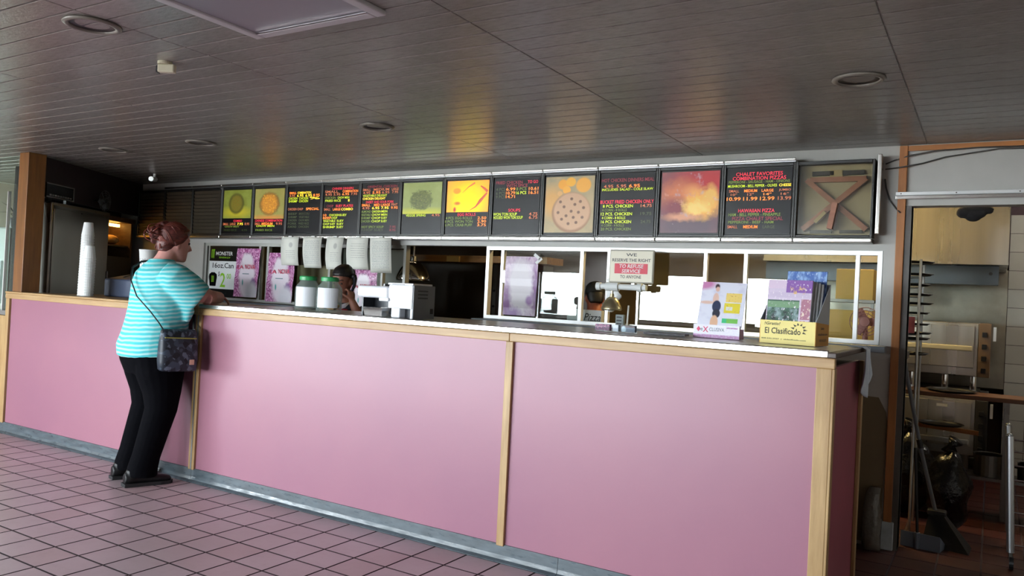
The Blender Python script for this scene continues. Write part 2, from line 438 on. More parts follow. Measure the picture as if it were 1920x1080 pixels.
for i in range(i0, i1):
    for j in range(j0, j1 + 1):
        cx, cy = BX0 + (i + 0.5) * TS, AY0 + (j + 0.5) * TS
        if cy + TS / 2 > 3.40: continue
        # the tiles the photograph shows: a wedge in front of the counter
        if 1.30 < cy < 3.40 and -7.1 < cx < -1.6 and cx < -1.6 - (3.3 - cy) * 0.62 and cx > -7.1 + (3.3 - cy) * 1.75:
            o = bpy.data.objects.new('tile', tme); COL.objects.link(o); o.location = (cx, cy, 0); o.parent = floor
        else: far.add([p + Vector((cx, cy, 0)) for p in tmb.v], tmb.f)
o = far.build('tile_field', tile_m, floor, uv=None); o['kind'] = 'stuff'; o.data.materials.append(grout)
for p in o.data.polygons: p.material_index = 0 if p.index % 9 == 8 else 1

# --- red quarry tiles behind the counter and in the kitchen
qt = mat('quarry_tile', hexc(66, 28, 21), 0.42, var=(6, 0.2), rand=0.12)
kfloor = struct('floor_kitchen', B_(XL, XR, 3.36, 8.3, -0.12, -0.002), grout, 'dark red quarry tile floor behind the counter and in the kitchen', origin=(0, 0, 0))
qme, qmb = tile_mesh('tile', 0.203, qt)
far = MB()
for i in range(-41, 18):
    for j in range(0, 24):
        cx, cy = (i + 0.5) * 0.203, 3.37 + (j + 0.5) * 0.203
        if -0.95 < cx < 0.35 and cy > 3.9 and cy < 8.1:
            o = bpy.data.objects.new('tile', qme); COL.objects.link(o); o.location = (cx, cy, 0); o.parent = kfloor
        else: far.add([p + Vector((cx, cy, 0)) for p in qmb.v], qmb.f)
o = far.build('tile_field', qt, kfloor, uv=None); o['kind'] = 'stuff'; o.data.materials.append(grout)
for p in o.data.polygons: p.material_index = 0 if p.index % 9 == 8 else 1

# --- ceiling of narrow glossy embossed strips with seams
PW, SX = 0.1147, 1.27
ceil_back = mat('ceiling_groove', hexc(214, 210, 202), 0.5)
def ceiling_mat():
    m, N, L, B = newmat('ceiling_strip')
    v = coords(N, L, 'Object', (1, 1, 1)); oi = N.new('ShaderNodeObjectInfo')
    g = N.new('ShaderNodeNewGeometry')
    a = noise(N, L, g.outputs['Position'], 44, 4, 0.65); b2 = noise(N, L, g.outputs['Position'], 1.2, 4)
    c = mixrgb(N, L, maprange(N, L, b2, 0.35, 0.7), hexc(152, 150, 145), hexc(133, 130, 124))
    c = mixrgb(N, L, maprange(N, L, noise(N, L, coords(N, L, 'Object', (14, 60, 14)), 1.0, 4, .7), .45, .75, 0, .5), c, hexc(104, 99, 92))  # darker streaks put the shading of the embossing into the colour
    L.new(c, B.inputs['Base Color']); B.inputs['Roughness'].default_value = 0.25; B.inputs['Specular IOR Level'].default_value = 0.55
    bp = N.new('ShaderNodeBump'); bp.inputs['Strength'].default_value = 0.75; bp.inputs['Distance'].default_value = 0.0024
    L.new(a, bp.inputs['Height']); L.new(bp.outputs[0], B.inputs['Normal'])
    return m
ceil_m = ceiling_mat()
ceiling = struct('ceiling', B_(XL - 0.1, XR + 0.1, YF - 0.1, YB1, ZC + 0.006, ZC + 0.12), ceil_back, 'dark glossy ceiling of narrow embossed strips', origin=(0, 0, ZC))
h = (PW - 0.006) / 2; hx = (SX - 0.004) / 2
pm = MB().add([(-hx, -h, 0.008), (hx, -h, 0.008), (hx, h, 0.008), (-hx, h, 0.008), (-hx, -h, 0.0015), (hx, -h, 0.0015), (hx, h, 0.0015), (-hx, h, 0.0015),
               (-hx + 0.002, -h + 0.003, 0), (hx - 0.002, -h + 0.003, 0), (hx - 0.002, h - 0.003, 0), (-hx + 0.002, h - 0.003, 0)],
              [(1, 0, 4, 5), (2, 1, 5, 6), (3, 2, 6, 7), (0, 3, 7, 4), (5, 4, 8, 9), (6, 5, 9, 10), (7, 6, 10, 11), (4, 7, 11, 8), (11, 10, 9, 8)])
pme = pm.mesh('ceiling_strip', uv=None); pme.materials.append(ceil_m)
far = MB()
ni0 = int((XL + 1.61) / SX) - 1
for i in range(ni0, 5):
    for j in range(-80, 44):
        cx = -1.61 + (i + 0.5) * SX; cy = YB0 - 0.06 - (43 - j) * PW
        if cy < YF or cx - hx > XR: continue
        if cx < XL - 0.3: continue
        seen = (cy > 1.25 and -7.6 < cx < 0.8 and cx - hx < -0.2 + (cy - 1.0) * 0.33 and cx + hx > -1.6 - (cy - 0.4) * 1.75)
        if seen:
            o = bpy.data.objects.new('ceiling_strip', pme); COL.objects.link(o); o.location = (cx, cy, 0); o.parent = ceiling
        else: far.add([p + Vector((cx, cy, ZC)) for p in pm.v], pm.f)
o = far.build('ceiling_field', ceil_m, ceiling, uv=None); o['kind'] = 'stuff'

# --- walls
hatchZ = (1.10, 1.672)
wall_back = struct('wall_back', wall_grid(XL, XR, 0, ZC + 0.1, YB0, YB1, [(-6.50, -0.54, hatchZ[0], hatchZ[1]), (-0.405, 0.85, -0.01, 1.925)], 'y'), wall_grey, 'grey painted back wall with serving hatches and doorway', origin=(0, YB0, 0))
struct('wall_front', wall_grid(XL - 0.1, XR, 0, ZC + 0.1, YF - 0.15, YF, [(a, b, *WINZ) for a, b in FRONT_WINS], 'y'), wall_cream, 'storefront wall behind the viewer', origin=(0, YF, 0))
struct('wall_left', wall_grid(YF, 8.3, 0, ZC + 0.3, XL - 0.15, XL, [(a, b, *WINZ) for a, b in LEFT_WINS] + [(ADDED_SIDE_WIN[0], ADDED_SIDE_WIN[1], 0.9, 1.9)], 'x'), wall_cream, 'left side wall with windows', origin=(XL, 0, 0))
struct('wall_right', wall_grid(YF, 8.3, 0, ZC + 0.3, XR, XR + 0.15, [], 'x'), wall_cream, 'right side wall', origin=(XR, 0, 0))
struct('wall_kitchen', wall_grid(XL, XR, 0, 2.75, 8.2, 8.32, [], 'y'), wall_kit, 'back wall of the kitchen', origin=(0, 8.2, 0))
struct('ceiling_kitchen', B_(XL, XR, YB1, 8.3, 2.55, 2.65), mat('kitchen_ceiling', hexc(86, 78, 66), 0.7), 'dim kitchen ceiling')
struct('trim_kitchen_fascia', B_(XL, XR, YB1 - 0.02, YB1 + 0.05, ZC + 0.1, 2.6), wall_grey, 'wall strip above the ceiling line', )
# slanted dark wall at the left end of the serving area
mb = MB(); mb.beam((-7.10, 3.475, 1.1), (-7.90, 4.895, 1.1), 0.05, 2.2)
struct('wall_alcove', mb, wall_dark, 'dark slanted wall behind the steel refrigerator')
mb = MB(); mb.beam((-6.75, 3.475, 2.1), (-7.54, 4.88, 2.1), 0.06, 0.33)
struct('wall_soffit', mb, wall_dark, 'dark slanted soffit above the steel refrigerator')
# storefront glazing bars
for k, (a, b) in enumerate(FRONT_WINS):
    w = struct('window_%d' % (k + 3), MB().box(a, b, YF - 0.09, YF - 0.08, *WINZ), pane_store, 'tall storefront window behind the viewer')
    for x in (a, b): B_(x - 0.03, x + 0.03, YF - 0.12, YF - 0.04, *WINZ).build('window_frame', alu, w)
for k, (a, b) in enumerate(LEFT_WINS):
    w = struct('window_%d' % (k + 6), MB().box(XL - 0.09, XL - 0.08, a, b, *WINZ), pane_store, 'tall window in the left wall')
    for y in (a, b): B_(XL - 0.12, XL - 0.04, y - 0.03, y + 0.03, *WINZ).build('window_frame', alu, w)
w = struct('window_9', MB().box(XL - 0.09, XL - 0.08, ADDED_SIDE_WIN[0], ADDED_SIDE_WIN[1], 0.9, 1.9), pane_store, 'added window out of view, brightening the side room at the far left')

# ================================================================== THE COUNTER
CX0, CX1, CY0, CY1 = -6.86, -0.53, 3.33, 4.14
ZT = 1.15
def laminate():
    m, N, L, B = newmat('pink_laminate')
    v = coords(N, L, 'Object'); n1 = noise(N, L, v, 0.9, 3); n2 = noise(N, L, v, 220, 2)
    c = mixrgb(N, L, maprange(N, L, n1, 0.3, 0.7), hexc(155, 106, 121), hexc(145, 98, 117))
    c = mixrgb(N, L, maprange(N, L, n2, 0.62, 0.8, 0, 0.12), c, hexc(130, 80, 100))
    L.new(c, B.inputs['Base Color']); B.inputs['Roughness'].default_value = 0.36; B.inputs['Specular IOR Level'].default_value = 0.45
    return m
pink = laminate()
rubber = mat('rubber_base', hexc(76, 86, 92), 0.38, var=(9, 0.3), rvar=(14, 0.2, 0.55), bump=(25, 0.2, 0.002), stretch=(1, 4, 4))
core = mat('counter_core', hexc(70, 56, 50), 0.7)
topm = mat('counter_top', hexc(226, 226, 224), 0.3, 0.6, var=(6, 0.05))
counter = thing('serving_counter', 'long pink laminate serving counter with oak trim across the room', 'counter', (-3.7, 3.735, 0))
B_(-6.6, CX1 - 0.02, CY0 + 0.02, CY1, 0, 1.078).build('carcass', core, counter); B_(CX0, -6.6, CY0 + 0.02, 3.455, 0, 1.078).build('carcass_end', core, counter)
posts = [-4.412, -2.029]
edges = [CX0 + 0.05] + posts + [CX1 - 0.045]
for a, b in zip(edges[:-1], edges[1:]):
    B_(a + 0.012, b - 0.012, CY0 + 0.004, CY0 + 0.02, 0.075, 1.085).build('panel', pink, counter)
B_(CX1 - 0.02, CX1 - 0.004, CY0 + 0.04, CY1 - 0.035, 0.02, 1.085).build('end_panel', mat('end_laminate', hexc(150, 76, 92), 0.42, var=(2, 0.1)), counter)
for x, wd, z0 in ((CX0 + 0.03, 0.052, 0.075), (posts[0] - 0.018, 0.026, 0.075), (posts[0] + 0.012, 0.026, 0.075), (posts[1], 0.042, 0.075), (CX1 - 0.03, 0.06, 0.075)):
    B_(x - wd / 2, x + wd / 2, CY0 - 0.012, CY0 + 0.018, z0, 1.084).build('post', oak_z, counter, bevel=0.003)
B_(posts[0] - 0.008, posts[0] + 0.004, CY0 - 0.014, CY0 + 0.018, 0.08, 1.08).build('metal_strip', alu, counter)
B_(CX1 - 0.004, CX1 + 0.012, CY1 - 0.035, CY1 + 0.012, 0.02, 1.084).build('end_post', oak_z, counter, bevel=0.003)
B_(CX1 - 0.012, CX1 + 0.01, CY0 - 0.010, CY0 + 0.04, 0.02, 1.084).build('end_post', oak_z, counter, bevel=0.003)
B_(CX0, posts[0], CY0 - 0.016, CY0 + 0.018, 1.084, 1.126).build('top_rail', oak, counter, bevel=0.004)
B_(posts[0] + 0.001, posts[1], CY0 - 0.016, CY0 + 0.018, 1.084, 1.126).build('top_rail', oak, counter, bevel=0.004)
B_(posts[1] + 0.001, CX1 + 0.01, CY0 - 0.016, CY0 + 0.018, 1.084, 1.126).build('top_rail', oak, counter, bevel=0.004)
B_(-6.6, posts[0], CY0 - 0.02, CY1 + 0.02, 1.126, 1.142).build('wooden_top', oak, counter, bevel=0.005); B_(CX0, -6.6, CY0 - 0.02, 3.46, 1.126, 1.142).build('wooden_top', oak, counter, bevel=0.005)
B_(posts[0] + 0.001, CX1 + 0.01, CY0 + 0.012, CY1 + 0.02, 1.127, 1.148).build('worktop', topm, counter, bevel=0.003)
# rounded bright metal nosing, two lengths
def nosing(x0, x1):
    prof = [(0.012, 1.127), (-0.014, 1.127), (-0.018, 1.130), (-0.018, 1.152), (-0.014, 1.156), (0.012, 1.156), (0.02, 1.150), (0.02, 1.148)]
    mb = MB(); n = len(prof)
    mb.add([(x0, CY0 + a, z) for a, z in prof] + [(x1, CY0 + a, z) for a, z in prof],
           [tuple(range(n)), tuple(reversed(range(n, 2 * n)))] + [(i, n + i, n + (i + 1) % n, (i + 1) % n) for i in range(n)])
    return mb
nosing_m = mat('nosing_metal', hexc(228, 226, 222), 0.24, 1.0)
nosing(posts[0] + 0.002, posts[1] + 0.04).build('metal_nosing', nosing_m, counter, smooth=False)
nosing(posts[1] + 0.042, CX1 - 0.02).build('metal_nosing', nosing_m, counter)
B_(CX1 - 0.019, CX1 + 0.014, CY0 - 0.016, CY1 + 0.02, 1.126, 1.149).build('end_cap', mat('end_cap_brown', hexc(70, 56, 50), 0.35), counter, bevel=0.004)
# rubber cove base in lengths
def cove(x0, x1):
    prof = [(0.004, 0.082), (-0.004, 0.082), (-0.006, 0.03), (-0.012, 0.012), (-0.03, 0.002), (-0.03, -0.002), (0.004, -0.002)]
    n = len(prof)
    return MB().add([(x0, CY0 + a, z) for a, z in prof] + [(x1, CY0 + a, z) for a, z in prof],
                    [tuple(range(n)), tuple(reversed(range(n, 2 * n)))] + [(i, n + i, n + (i + 1) % n, (i + 1) % n) for i in range(n)])
for a, b in ((CX0, posts[0] - 0.006), (posts[0] - 0.004, -1.706), (-1.704, CX1)):
    cove(a, b).build('cove_base', rubber, counter)
# left post on the counter, up to the ceiling, and the tinted glass screen beside it
tag(B_(-6.76, -6.62, 3.315, 3.455, 1.1435, ZC).build('wooden_post', post_wood, bevel=0.004), 'square orange-brown wooden post rising from the left end of the counter to the ceiling', 'post')
scr = thing('glass_screen', 'greenish glass screen with a white bar left of the wooden post', 'screen', (-7.3, 3.37, 0))
B_(-9.2, -6.885, 3.36, 3.37, 0.98, ZC - 0.01).build('pane', thinglass('green_glass', (0.90, 0.97, 0.94), 1.1), scr)
B_(-9.2, -6.885, 3.345, 3.385, 0.945, 0.98).build('bottom_channel', alu, scr)
B_(-6.995, -6.985, 3.352, 3.378, 0.98, ZC - 0.3).build('bar', alu_white, scr)
lw = thing('low_partition', 'oak trimmed low partition under the glass screen at the far left', 'partition', (-7.4, 3.4, 0))
B_(-9.2, -6.885, 3.34, 3.40, 0, 0.94).build('panel', oak_z, lw); B_(-9.2, -6.885, 3.325, 3.34, 0.0, 0.09).build('baseboard', rubber, lw)

# ================================================================== MENU BOARDS
MX0, MP, MZ0, MZ1, MYF = -7.425, 0.4272, 1.738, 2.182, 4.800
t_red = mat('menu_red', hexc(190, 40, 60), 0.4, emit=hexc(215, 40, 62), es=1.0)
t_dred = mat('menu_red_dim', hexc(120, 30, 45), 0.4, emit=hexc(140, 34, 52), es=0.6)
t_org = mat('menu_orange', hexc(240, 130, 50), 0.4, emit=hexc(250, 132, 48), es=1.2)
t_dorg = mat('menu_orange_dim', hexc(170, 100, 70), 0.4, emit=hexc(190, 104, 62), es=0.8)
t_grn = mat('menu_green', hexc(180, 200, 40), 0.4, emit=hexc(182, 202, 40), es=1.05)
t_dgrn = mat('menu_green_dim', hexc(90, 110, 40), 0.4, emit=hexc(112, 132, 44), es=0.7)
t_xgrn = mat('menu_green_faint', hexc(56, 66, 34), 0.4, emit=hexc(54, 64, 32), es=0.5)
t_yel = mat('menu_yellow', hexc(255, 222, 60), 0.4, emit=hexc(255, 222, 60), es=1.1)
TC = dict(r=t_red, R=t_dred, o=t_org, O=t_dorg, g=t_grn, G=t_dgrn, x=t_xgrn, y=t_yel)
film = mat('menu_film', hexc(20, 20, 24), 0.28, spec=.22, var=(4, 0.3))
mframe = mat('menu_frame', hexc(24, 23, 22), 0.35)
slat_m = mat('louvre_slat', hexc(58, 52, 42), 0.45, var=(10, 0.15))
photo = {
 3: prt('photo_plate_green', hexc(138, 146, 62), [('n', 3, hexc(116, 124, 40), 0.4, 0.7), ('e', .5, .22, .4, .16, hexc(196, 180, 40), .7), ('e', .47, .52, .27, .36, hexc(60, 58, 22), .12), ('e', .47, .52, .22, .31, hexc(120, 112, 36), .2), ('n', 22, hexc(140, 96, 24), .5, .7, (.32, .3, .62, .78)), ('n', 40, hexc(78, 64, 20), .58, .7, (.28, .25, .66, .8))], es=0.16),
 4: prt('photo_plate_orange', hexc(150, 146, 74), [('n', 3, hexc(168, 150, 84), 0.4, 0.7), ('e', .5, .03, .5, .08, hexc(206, 136, 60), .8), ('e', .5, .5, .34, .38, hexc(96, 76, 26), .1, .1), ('e', .5, .5, .28, .33, hexc(206, 136, 42), .2, .14), ('n', 18, hexc(232, 170, 50), .5, .66, (.26, .2, .74, .8)), ('n', 30, hexc(118, 66, 24), .58, .7, (.2, .15, .8, .85))], es=0.2),
 8: prt('photo_salad', hexc(150, 160, 96), [('n', 2, hexc(164, 176, 112), 0.4, 0.7), ('e', .5, .02, .7, .12, hexc(206, 206, 70), .8), ('e', .48, .44, .28, .31, hexc(96, 104, 52), .12, .2), ('n', 16, hexc(70, 76, 44), .5, .66, (.22, .16, .74, .74)), ('n', 24, hexc(150, 152, 84), .55, .7, (.25, .2, .72, .7))], es=0.3),
 9: prt('photo_soup', hexc(240, 152, 56), [('n', 2, hexc(230, 140, 56), 0.4, 0.7), ('e', .52, .42, .46, .62, hexc(252, 196, 30), .55), ('e', .52, .34, .3, .42, hexc(255, 214, 10), .5), ('e', .24, .68, .09, .09, hexc(222, 140, 40), .2), ('e', .26, .28, .07, .05, hexc(186, 110, 40), .4), ('e', .2, .08, .03, .08, hexc(170, 60, 40), .3)], es=0.75),
 11: prt('photo_pizza', hexc(176, 158, 120), [('n', 3, hexc(150, 140, 112), .4, .7), ('e', .15, .55, .25, .25, hexc(206, 160, 96), .5), ('e', .36, .86, .1, .09, hexc(226, 160, 60), .12), ('e', .52, .9, .1, .08, hexc(232, 170, 60), .12), ('e', .78, .84, .15, .13, hexc(226, 164, 70), .1), ('e', .44, .76, .08, .07, hexc(238, 170, 66), .12), ('e', .3, .7, .05, .045, hexc(214, 170, 110), .12), ('e', .55, .36, .4, .36, hexc(150, 112, 84), .04), ('e', .56, .38, .37, .33, hexc(196, 160, 128), .06)] +
     [('e', a, b, .03, .026, hexc(104, 72, 56), .3) for a, b in ((.32, .55), (.4, .46), (.55, .6), (.62, .5), (.73, .55), (.28, .36), (.45, .3), (.55, .38), (.7, .36), (.8, .44), (.36, .24), (.5, .16), (.66, .18), (.78, .27), (.6, .27))], es=0.34),
 13: prt('photo_burger', hexc(120, 74, 78), [('n', 4, hexc(150, 82, 84), .4, .7), ('e', .82, .78, .5, .35, hexc(170, 44, 48), .6), ('e', .5, .12, .8, .26, hexc(92, 74, 84), .6), ('e', .35, .62, .32, .22, hexc(196, 116, 78), .5, .12), ('e', .55, .66, .16, .12, hexc(214, 140, 90), .4), ('e', .68, .44, .34, .2, hexc(232, 176, 84), .35, .2, 6), ('e', .85, .6, .12, .16, hexc(228, 180, 96), .4, .2, 8), ('e', .25, .4, .2, .16, hexc(120, 52, 62), .5), ('e', .4, .26, .3, .06, hexc(206, 150, 120), .5, .1), ('e', .62, .4, .2, .1, hexc(244, 206, 120), .4, .25, 9), ('n', 9, hexc(206, 150, 130), .56, .72, (.05, .45, .6, .8)), ('n', 14, hexc(240, 200, 110), .55, .68, (.45, .3, .95, .6)), ('n', 5, hexc(190, 170, 180), .6, .75)], es=0.34),
}
rows = {
 3: [(.27, .05, [(.55, .3, 'COMBO', 'r')]), (.20, .06, [(.13, .2, 'SMALL', 'O'), (.38, .2, 'LARGE', 'O'), (.64, .2, '7.95', 'y'), (.88, .16, '8.95', 'O')]), (.14, .045, [(.35, .5, 'CHOW MEIN', 'G')]), (.06, .045, [(.3, .45, 'FRIED RICE', 'x'), (.8, .2, '4.95', 'x')])],
 4: [(.27, .055, [(.5, .9, 'CHINESE COMBINATION', 'r')]), (.20, .06, [(.14, .2, 'SMALL', 'O'), (.46, .36, 'MEDIUM', 'o'), (.85, .2, '9.95', 'O')]), (.15, .045, [(.4, .6, 'CHOW MEIN', 'g')]), (.06, .045, [(.36, .56, 'FRIED RICE', 'G')])],
 5: [(.86, .055, [(.15, .22, 'SMALL', 'o'), (.5, .42, 'COMBINATION', 'y')]), (.80, .06, [(.13, .18, '4.95', 'O'), (.38, .2, '6.95', 'y'), (.64, .2, '6.95', 'y'), (.88, .2, '8.95', 'o')]), (.74, .055, [(.16, .28, 'CHICKEN', 'g'), (.49, .28, 'CHICKEN', 'g'), (.83, .32, '%', 'y')]), (.68, .055, [(.16, .28, 'SHRIMP', 'g'), (.49, .28, 'CHICKEN', 'g')]), (.51, .055, [(.25, .48, 'CHICKEN CHOP', 'O'), (.78, .4, 'SPECIAL', 'o')])] +
    [(.41 - .07 * i, .05, [(.17, .28, a, 'x'), (.53, .32, b, 'x')]) for i, (a, b) in enumerate((('BEEF', 'BROCCOLI'), ('SHRIMP', 'VEGETABLE'), ('CHICKEN', 'CHOW MEIN'), ('PORK', 'FRIED RICE'), ('ALMOND', 'CHICKEN')))],
 6: [(.92, .05, [(.55, .62, 'CHINESE DINNERS', 'r')]), (.86, .055, [(.23, .4, 'SMALL', 'O'), (.77, .44, 'COMBINATION', 'o')]), (.80, .055, [(.14, .2, '4.95', 'O'), (.39, .2, '5.95', 'O'), (.64, .2, '6.95', 'o'), (.88, .18, '7.95', 'O')]), (.73, .05, [(.2, .32, 'CHICKEN', 'G'), (.58, .34, 'CHOW MEIN', 'g')]), (.67, .05, [(.28, .46, 'FRIED RICE', 'g'), (.74, .04, 'I', 'y')]), (.56, .055, [(.2, .2, 'CHOP', 'R'), (.62, .5, 'SUEY PLATES', 'r')]), (.49, .055, [(.12, .2, 'SMALL', 'O'), (.4, .22, 'LARGE', 'o'), (.7, .34, 'COMBO', 'y')]), (.37, .05, [(.06, .1, '10', 'o'), (.34, .3, 'CHICKEN', 'g'), (.6, .2, 'SUEY', 'g')]), (.31, .05, [(.13, .24, 'BEEF', 'o'), (.34, .18, 'CHOP', 'g')])] +
    [(.25 - .065 * i, .05, [(.2, .36, a, 'g'), (.52, .2, 'SUEY', 'g')]) for i, a in enumerate(('VEGETABLE', 'CHOP SUEY', 'SHRIMP', ))],
 7: [(.93, .05, [(.55, .8, 'ORIENTAL CHICKEN', 'R')]), (.87, .055, [(.13, .22, 'SMALL', 'O'), (.53, .42, 'MEDIUM', 'O'), (.9, .18, 'LARGE', 'O')]), (.81, .055, [(.13, .2, '4.95', 'O'), (.4, .22, '5.95', 'o'), (.65, .2, '6.95', 'O'), (.9, .16, '7.95', 'O')]), (.75, .05, [(.36, .66, 'VEGETABLE DELIGHT', 'g')]), (.69, .05, [(.34, .62, 'CHICKEN DELIGHT', 'y')]), (.62, .055, [(.5, .76, 'SWEET AND SOUR PORK', 'r')]), (.56, .055, [(.13, .24, 'SMALL', 'o'), (.43, .16, 'MED', 'o'), (.66, .24, 'LARGE', 'o'), (.9, .16, 'PINT', 'O')]), (.5, .055, [(.13, .2, '4.95', 'O'), (.4, .2, '6.95', 'y'), (.65, .2, '7.95', 'y'), (.9, .18, '9.95', 'o')])] +
    [(.43 - .065 * i, .05, [(.14, .26, a, 'G'), (.42, .24, b, 'g'), (.64, .16, c, 'g')]) for i, (a, b, c) in enumerate((('ALMOND', 'CHICKEN', 'MEIN'), ('VEGETABLE', 'CHOW', 'MEIN'), ('SHRIMP', 'CHOP', 'SUEY'), ('CHICKEN', 'CHOP', 'SUEY')))] + [(.12, .05, [(.34, .6, 'HOT SPICY SOUP', 'G'), (.88, .16, '7.95', 'R')]), (.06, .05, [(.34, .6, 'CHOP SUEY', 'x'), (.88, .16, '8.95', 'R')])],
 8: [(.34, .05, [(.36, .5, 'VEGGIE SPRING', 'g'), (.86, .2, '4.95', 'O')])],
 9: [(.345, .06, [(.5, .42, 'EGG ROLLS', 'r')]), (.28, .055, [(.32, .62, '4 PCS. EGG ROLLS', 'G'), (.86, .2, '2.50', 'o')]), (.215, .055, [(.32, .66, '8 PCS. WON TON', 'G'), (.86, .2, '2.90', 'o')]), (.15, .055, [(.32, .64, '6 PCS. CRAB PUFF', 'G'), (.86, .2, '3.75', 'o')])],
 10: [(.91, .06, [(.33, .58, 'FRIED CHICKEN', 'R'), (.84, .22, 'TO GO', 'r')]), (.85, .06, [(.5, .46, 'WITH SPICE', 'R')]), (.79, .06, [(.15, .2, '4 PCS', 'x'), (.37, .2, '6.99', 'o'), (.6, .22, '8 PCS', 'G'), (.86, .2, '10.61', 'o')]), (.72, .06, [(.15, .2, '6 PCS', 'x'), (.37, .2, '10.79', 'o'), (.6, .22, '16 PCS', 'g'), (.86, .2, '16.51', 'o')]), (.655, .06, [(.15, .2, '9 PCS', 'x'), (.37, .2, '14.71', 'o')]), (.41, .06, [(.47, .26, 'SOUPS', 'r')]), (.34, .06, [(.27, .52, 'WON TON SOUP', 'g'), (.88, .18, '4.75', 'O')]), (.28, .06, [(.34, .64, 'HOUSED WON TON SOUP', 'g'), (.88, .18, '6.75', 'O')])],
 12: [(.88, .065, [(.5, .96, 'HOT CHICKEN DINNERS MEAL', 'R')]), (.78, .06, [(.15, .18, '4.95', 'O'), (.39, .18, '5.95', 'O'), (.63, .2, '6.95', 'o')]), (.725, .045, [(.5, .94, 'INCLUDES: SALAD - COLE SLAW', 'g')]), (.52, .065, [(.5, .98, 'BUCKET FRIED CHICKEN ONLY', 'r')]), (.45, .055, [(.34, .56, '8 PCS. CHICKEN', 'g'), (.86, .2, '14.75', 'O')]), (.385, .05, [(.28, .46, '4 CORN - 8 ROLLS', 'G')]), (.32, .055, [(.32, .58, '12 PCS. CHICKEN', 'g'), (.86, .2, '19.75', 'x')]), (.255, .05, [(.27, .44, '4 CORN - 8 ROLLS', 'g')]), (.19, .055, [(.32, .56, '16 PCS. CHICKEN', 'g'), (.86, .18, '24.75', 'x')]), (.13, .045, [(.26, .42, '4 CORN - 4 ROLLS', 'G')]), (.07, .05, [(.32, .56, '20 PCS. CHICKEN', 'G')])],
 14: [(.90, .06, [(.5, .72, 'CHALET FAVORITES', 'r')]), (.835, .06, [(.5, .82, 'COMBINATION PIZZAS', 'r')]), (.78, .045, [(.5, .94, 'PEPPERONI - SAUSAGE - HAM - ONIONS', 'G')]), (.72, .045, [(.4, .76, 'MUSHROOM - BELL PEPPER - OLIVES', 'g'), (.9, .18, 'CHEESE', 'y')]), (.645, .045, [(.12, .16, 'SMALL', 'O'), (.38, .2, 'MEDIUM', 'o'), (.64, .18, 'LARGE', 'o'), (.9, .18, 'JUMBO', 'O')]), (.59, .04, [(.12, .1, '10"', 'O'), (.38, .1, '12"', 'O'), (.64, .12, '14"', 'o'), (.9, .12, '16"', 'O')]), (.525, .06, [(.12, .22, '10.99', 'o'), (.38, .22, '11.99', 'o'), (.64, .22, '12.99', 'o'), (.9, .2, '13.99', 'O')]), (.345, .06, [(.48, .56, 'HAWAIIAN PIZZA', 'r')]), (.285, .05, [(.45, .8, 'HAM - BELL PEPPER - PINEAPPLE', 'G')]), (.225, .06, [(.5, .78, 'PIZZA CHALET SPECIAL', 'R')]), (.17, .045, [(.4, .7, 'PEPPERONI - BEEF - HAM', 'G')]), (.1, .05, [(.12, .16, 'SMALL', 'O'), (.4, .22, 'MEDIUM', 'o'), (.68, .18, 'LARGE', 'x')])],
}
photo_frac = {3: .34, 4: .32, 8: .38, 9: .40, 11: 0.02, 13: 0.02}
mlabel = {
 0: 'dark slatted menu panel without print, nearest the steel refrigerator', 1: 'dark slatted menu panel without print, middle of three', 2: 'dark slatted menu panel without print, next to the green plate photo',
 3: 'backlit menu board with a round plate photo on olive green above dim prices', 4: 'backlit menu board with an orange rice plate photo above red lettering',
 5: 'black menu board with yellow and green lines left of the first red headed board', 6: 'black menu board with two red headings above the hanging paper notices',
 7: 'black menu board with red headings and a green list left of the salad photo', 8: 'backlit menu board with a pale green salad photo above an empty black strip',
 9: 'backlit menu board with a glowing yellow soup photo and red heading', 10: 'black menu board with chicken prices and soups between soup photo and pizza photo',
 11: 'backlit menu board filled by a beige pizza photo', 12: 'black menu board listing buckets of chicken pieces beside the pizza photo',
 13: 'backlit menu board filled by a reddish burger and fries photo', 14: 'black menu board of pizza sizes and prices in red and orange',
 15: 'empty menu box with a wooden cross brace behind cloudy plastic'}
